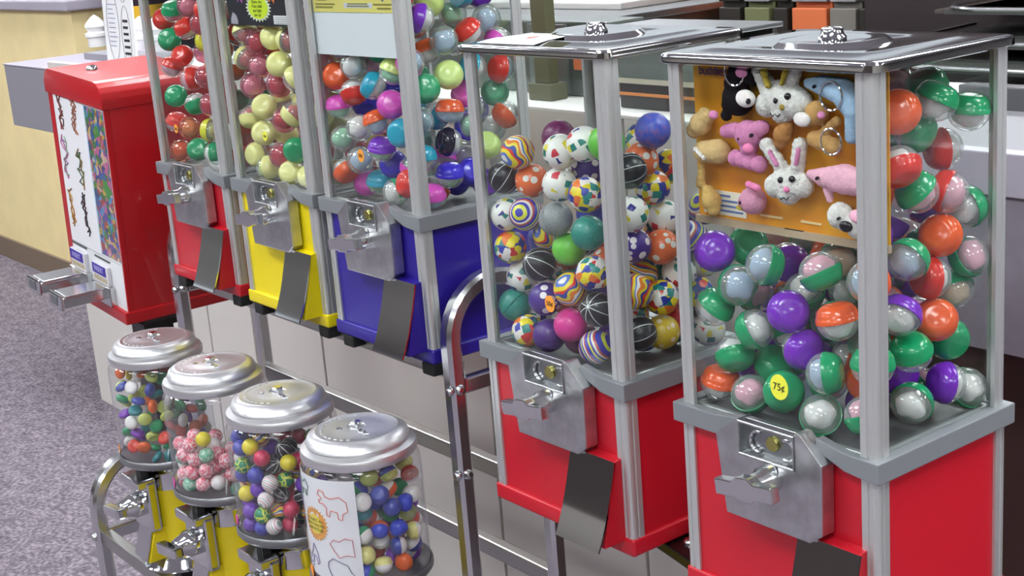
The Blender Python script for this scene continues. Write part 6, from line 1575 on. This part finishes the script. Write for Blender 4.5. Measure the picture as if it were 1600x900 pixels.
def f_web(base, line):
    def f(t, N, L, v, b):
        vo = N.new('ShaderNodeTexVoronoi'); vo.feature = 'DISTANCE_TO_EDGE'; vo.inputs['Scale'].default_value = 1.9
        lt_ = N.new('ShaderNodeMath'); lt_.operation = 'LESS_THAN'; lt_.inputs[1].default_value = .07
        mx = N.new('ShaderNodeMixRGB'); mx.inputs[1].default_value = lin(base); mx.inputs[2].default_value = lin(line)
        L.new(v, vo.inputs['Vector']); L.new(vo.outputs['Distance'], lt_.inputs[0]); L.new(lt_.outputs[0], mx.inputs[0]); L.new(mx.outputs[0], b.inputs['Base Color'])
    return f
CONF = ['e2d43c', '2c2c88', '1f7c74', 'e2d43c', 'cc3a48', '2c2c88', '1f7c74']
BALLM = {}
BALLF = dict(checker=f_checker, confetti=f_spots('CHEBYCHEV', 'eeeeea', CONF, .30, 1.55), orange_spot=f_spots('EUCLIDEAN', 'e8703c', ['f0ece4'], .36, 1.75, .45),
             purple_spot=f_spots('EUCLIDEAN', '4a2c8c', ['efe9ee'], .38, 1.7, .5), yellow_spot=f_spots('EUCLIDEAN', 'd8b828', ['f0d8c0'], .3, 1.9, .5),
             swirl=f_wave(['e23c30', 'f0d830', 'f0d830', '5a78c8', 'f0ece4', 'e8802c', 'e2d43c', '3448a0'], .50, 9.0, True, 2.0), stripe=f_wave(['3a3cb4', '3a3cb4', 'd8dc40', '3a3cb4', 'eeeae4', 'c85a4a'], .55, 2.6),
             star=f_star, silver=f_noise(['6c7072', '8c9294', 'b2b8ba'], 30), teal=f_noise(['12665e', '1c8478', '4cb4a4'], 30), plum=f_noise(['5c1c4c', '7c2c64'], 12),
             green=f_noise(['58b83c', '7ad048'], 1.2), marble=f_noise(['2c3cb0', '4458c8', '8a5ca8'], 3), pink=f_noise(['dc2e92', 'e63e9e'], 10), purple=f_noise(['3c1c6c', '54288c'], 8), red=f_noise(['b4242c', 'd83c38'], 4),
             crimson=f_noise(['c02c50', 'dc4468'], 6), whitestripe=f_wave(['eeecea', 'eeecea', 'd88a90', 'eeecea', 'eeecea', '90a8a0'], 1.1, 2.2), yellow=f_noise(['e0cc24', 'ecdc38'], 4), violet=f_noise(['5c2ca4', '7c44bc'], 5),
             greenweb=f_web('1f8a5c', 'd8e45a'), navy=f_noise(['34389c', '4c54b4'], 4), candy=f_noise(['f2e8e8', 'f2c8d0', 'e0405c', 'f4e4e4', 'e85c74'], 2.6), greencandy=f_noise(['e8f0e4', '5cb48c', 'd0e8d8'], 2.4), white=f_noise(['ecebe6', 'f4f2ee'], 4))
def ball_mat(k):
    if k not in BALLM: BALLM[k] = tri('ball_' + k, BALLF[k])
    return BALLM[k]

MESH = {}
def shared(key, fn):
    if key not in MESH: MESH[key] = fn()
    return MESH[key]
def to_me(name, b, m, smooth=True, ang=50):
    me = bpy.data.meshes.new(name); bmesh.ops.recalc_face_normals(b, faces=b.faces); b.to_mesh(me); b.free()
    if smooth:
        me.polygons.foreach_set('use_smooth', [True] * len(me.polygons)); me.set_sharp_from_angle(angle=R(ang))
    me.materials.append(m); return me
def put(name, me, parent=None):
    o = bpy.data.objects.new(name, me); C.objects.link(o)
    if parent: o.parent = parent
    return o
def cap_b(r):
    # moulded cap: rolled lip, short wall, flattened dome with a shallow step
    return LATHE([(.955 * r, -.10 * r), (1.0 * r, -.09 * r), (1.0 * r, .10 * r), (.965 * r, .14 * r), (.95 * r, .22 * r), (.88 * r, .42 * r), (.74 * r, .60 * r), (.55 * r, .70 * r), (.50 * r, .695 * r), (.30 * r, .75 * r), (0, .77 * r)], 28)
def dome_b(r):
    def wob(a, rr, z):
        th = math.atan2(rr, -z)
        return 1 + .022 * math.cos(11 * a) * math.exp(-((th - .62) / .22) ** 2)
    return LATHE([(.955 * r * math.sin(R(a)), -.10 * r - .88 * r * math.cos(R(a))) for a in (90, 80, 70, 60, 50, 42, 35, 28, 20, 12, 5)] + [(0, -.98 * r)], 44, wob=wob)
def toy_b(r, seed):
    rg = random.Random(seed); b = bmesh.new()
    bmesh.ops.create_icosphere(b, subdivisions=3, radius=1)
    off = Vector((rg.random() * 9, rg.random() * 9, 0))
    from mathutils import noise
    for v in b.verts:
        k = 1 + 0.22 * noise.noise(v.co * 1.6 + off)
        v.co = Vector((v.co.x * .74 * r * k, v.co.y * .70 * r * k, -.24 * r + v.co.z * .60 * r * k))
    return b
def disc_b(r):
    return LATHE([(0, -.45 * r), (.55 * r, -.45 * r), (.80 * r, -.36 * r), (.98 * r, -.16 * r), (1.0 * r, .0), (.98 * r, .16 * r), (.80 * r, .36 * r), (.62 * r, .46 * r), (.52 * r, .40 * r), (0, .40 * r)], 22)
def ball_b(r, groove):
    pr = [(r * math.sin(R(a)), -r * math.cos(R(a))) for a in range(0, 181, 9)]
    pr[0] = (0, -r); pr[-1] = (0, r)
    if groove:
        pr = [p for p in pr if abs(p[1]) > .05 * r or p[0] == 0] ; h = len(pr) // 2
        pr = pr[:h] + [(.995 * r, -.05 * r), (.93 * r, 0), (.995 * r, .05 * r)] + pr[h:]
    return LATHE(pr, 32)
RAD = dict(M2=.0198, M3=.0198, M4=.0198, M5=.0196, M6=.0205, G1=.0112, G2=.0115, G3=.0117, G4=.0122)
GRP = dict(M2='capsules in the left red machine', M3='capsules in the yellow machine', M4='capsules in the blue machine', M5='bouncy balls in the ball machine', M6='capsules in the plush toy machine',
           G1='round toys in the leftmost small dispenser', G2='balls in the second small dispenser', G3='bouncy balls in the third small dispenser', G4='capsule toys in the nearest small dispenser')
TCOL = dict(orange='ee6a2c', yellow='eadc50', navy='3c4ca4', white='ecebe6', green='1f9a62', lime='cfe076', violet='7c34b4', red='d8402c', teal='1f7c84', blue='3c50cc', butter='ece890')
for n_, (mc_, c1, c2, x, y, z, ax, lab) in enumerate(PILE):
    r = RAD[mc_]
    pos = Vector((x / 1e4, y / 1e4, Z0 + z / 1e4))
    rg = random.Random(n_)
    if ax:
        q = Vector((0, 0, 1)).rotation_difference(Vector(ax).normalized()) @ Quaternion((0, 0, 1), rg.uniform(0, 6.28))
    else:
        q = Quaternion((rg.gauss(0, 1), rg.gauss(0, 1), rg.gauss(0, 1), rg.gauss(0, 1))).normalized()
    if mc_ in ('M2', 'M3', 'M4', 'M6'):
        t = bpy.data.objects.new('toy_capsule', None); C.objects.link(t); t.empty_display_size = .01
        put('cap', shared(('cap', c1, r), lambda: to_me('cap', cap_b(r), cap_mat(c1))), t)
        put('dome', shared(('dome', c1 in DOMES and c1, r), lambda: to_me('dome', dome_b(r), DOMES.get(c1, DOME))), t)
        if c2 != 'none':
            sd = rg.randrange(4)
            put('toy', shared(('toy', c2, sd), lambda: to_me('toy', toy_b(.0192, sd), mat('toy_' + c2, TOYC[c2], 0.85, spec=.2, bump=(500, .4)))), t)
    elif mc_ == 'M5' or mc_ in ('G2', 'G3'):
        gr = c1 in ('silver', 'teal')
        t = put('bouncy_ball' if mc_ != 'G2' else 'swirl_ball', shared(('ball', c1, r), lambda: to_me('ball', ball_b(r, gr), ball_mat(c1))))
    elif mc_ == 'G1':
        t = put('round_toy', shared(('disc', c1), lambda: to_me('round_toy', disc_b(r), mat('toy_plastic_' + c1, TCOL[c1], .35, coat=.2))))
    else:
        t = bpy.data.objects.new('small_capsule', None); C.objects.link(t); t.empty_display_size = .01
        put('cap', shared(('gcap', c1), lambda: to_me('cap', cap_b(r), mat('toy_plastic_' + c1, TCOL[c1], .35, coat=.2))), t)
        c3 = rg.choice(['clear', c1, 'white', 'blue'])
        put('shell', shared(('gdome', c3), lambda: to_me('shell', dome_b(r), DOME if c3 == 'clear' else mat('toy_plastic_' + c3, TCOL[c3], .35, coat=.2))), t)
    t.location = pos; t.rotation_mode = 'QUATERNION'; t.rotation_quaternion = q
    tag(t, lab, 'ball' if mc_ in ('M5', 'G2', 'G3') else ('capsule' if mc_ != 'G1' else 'toy'), GRP[mc_])
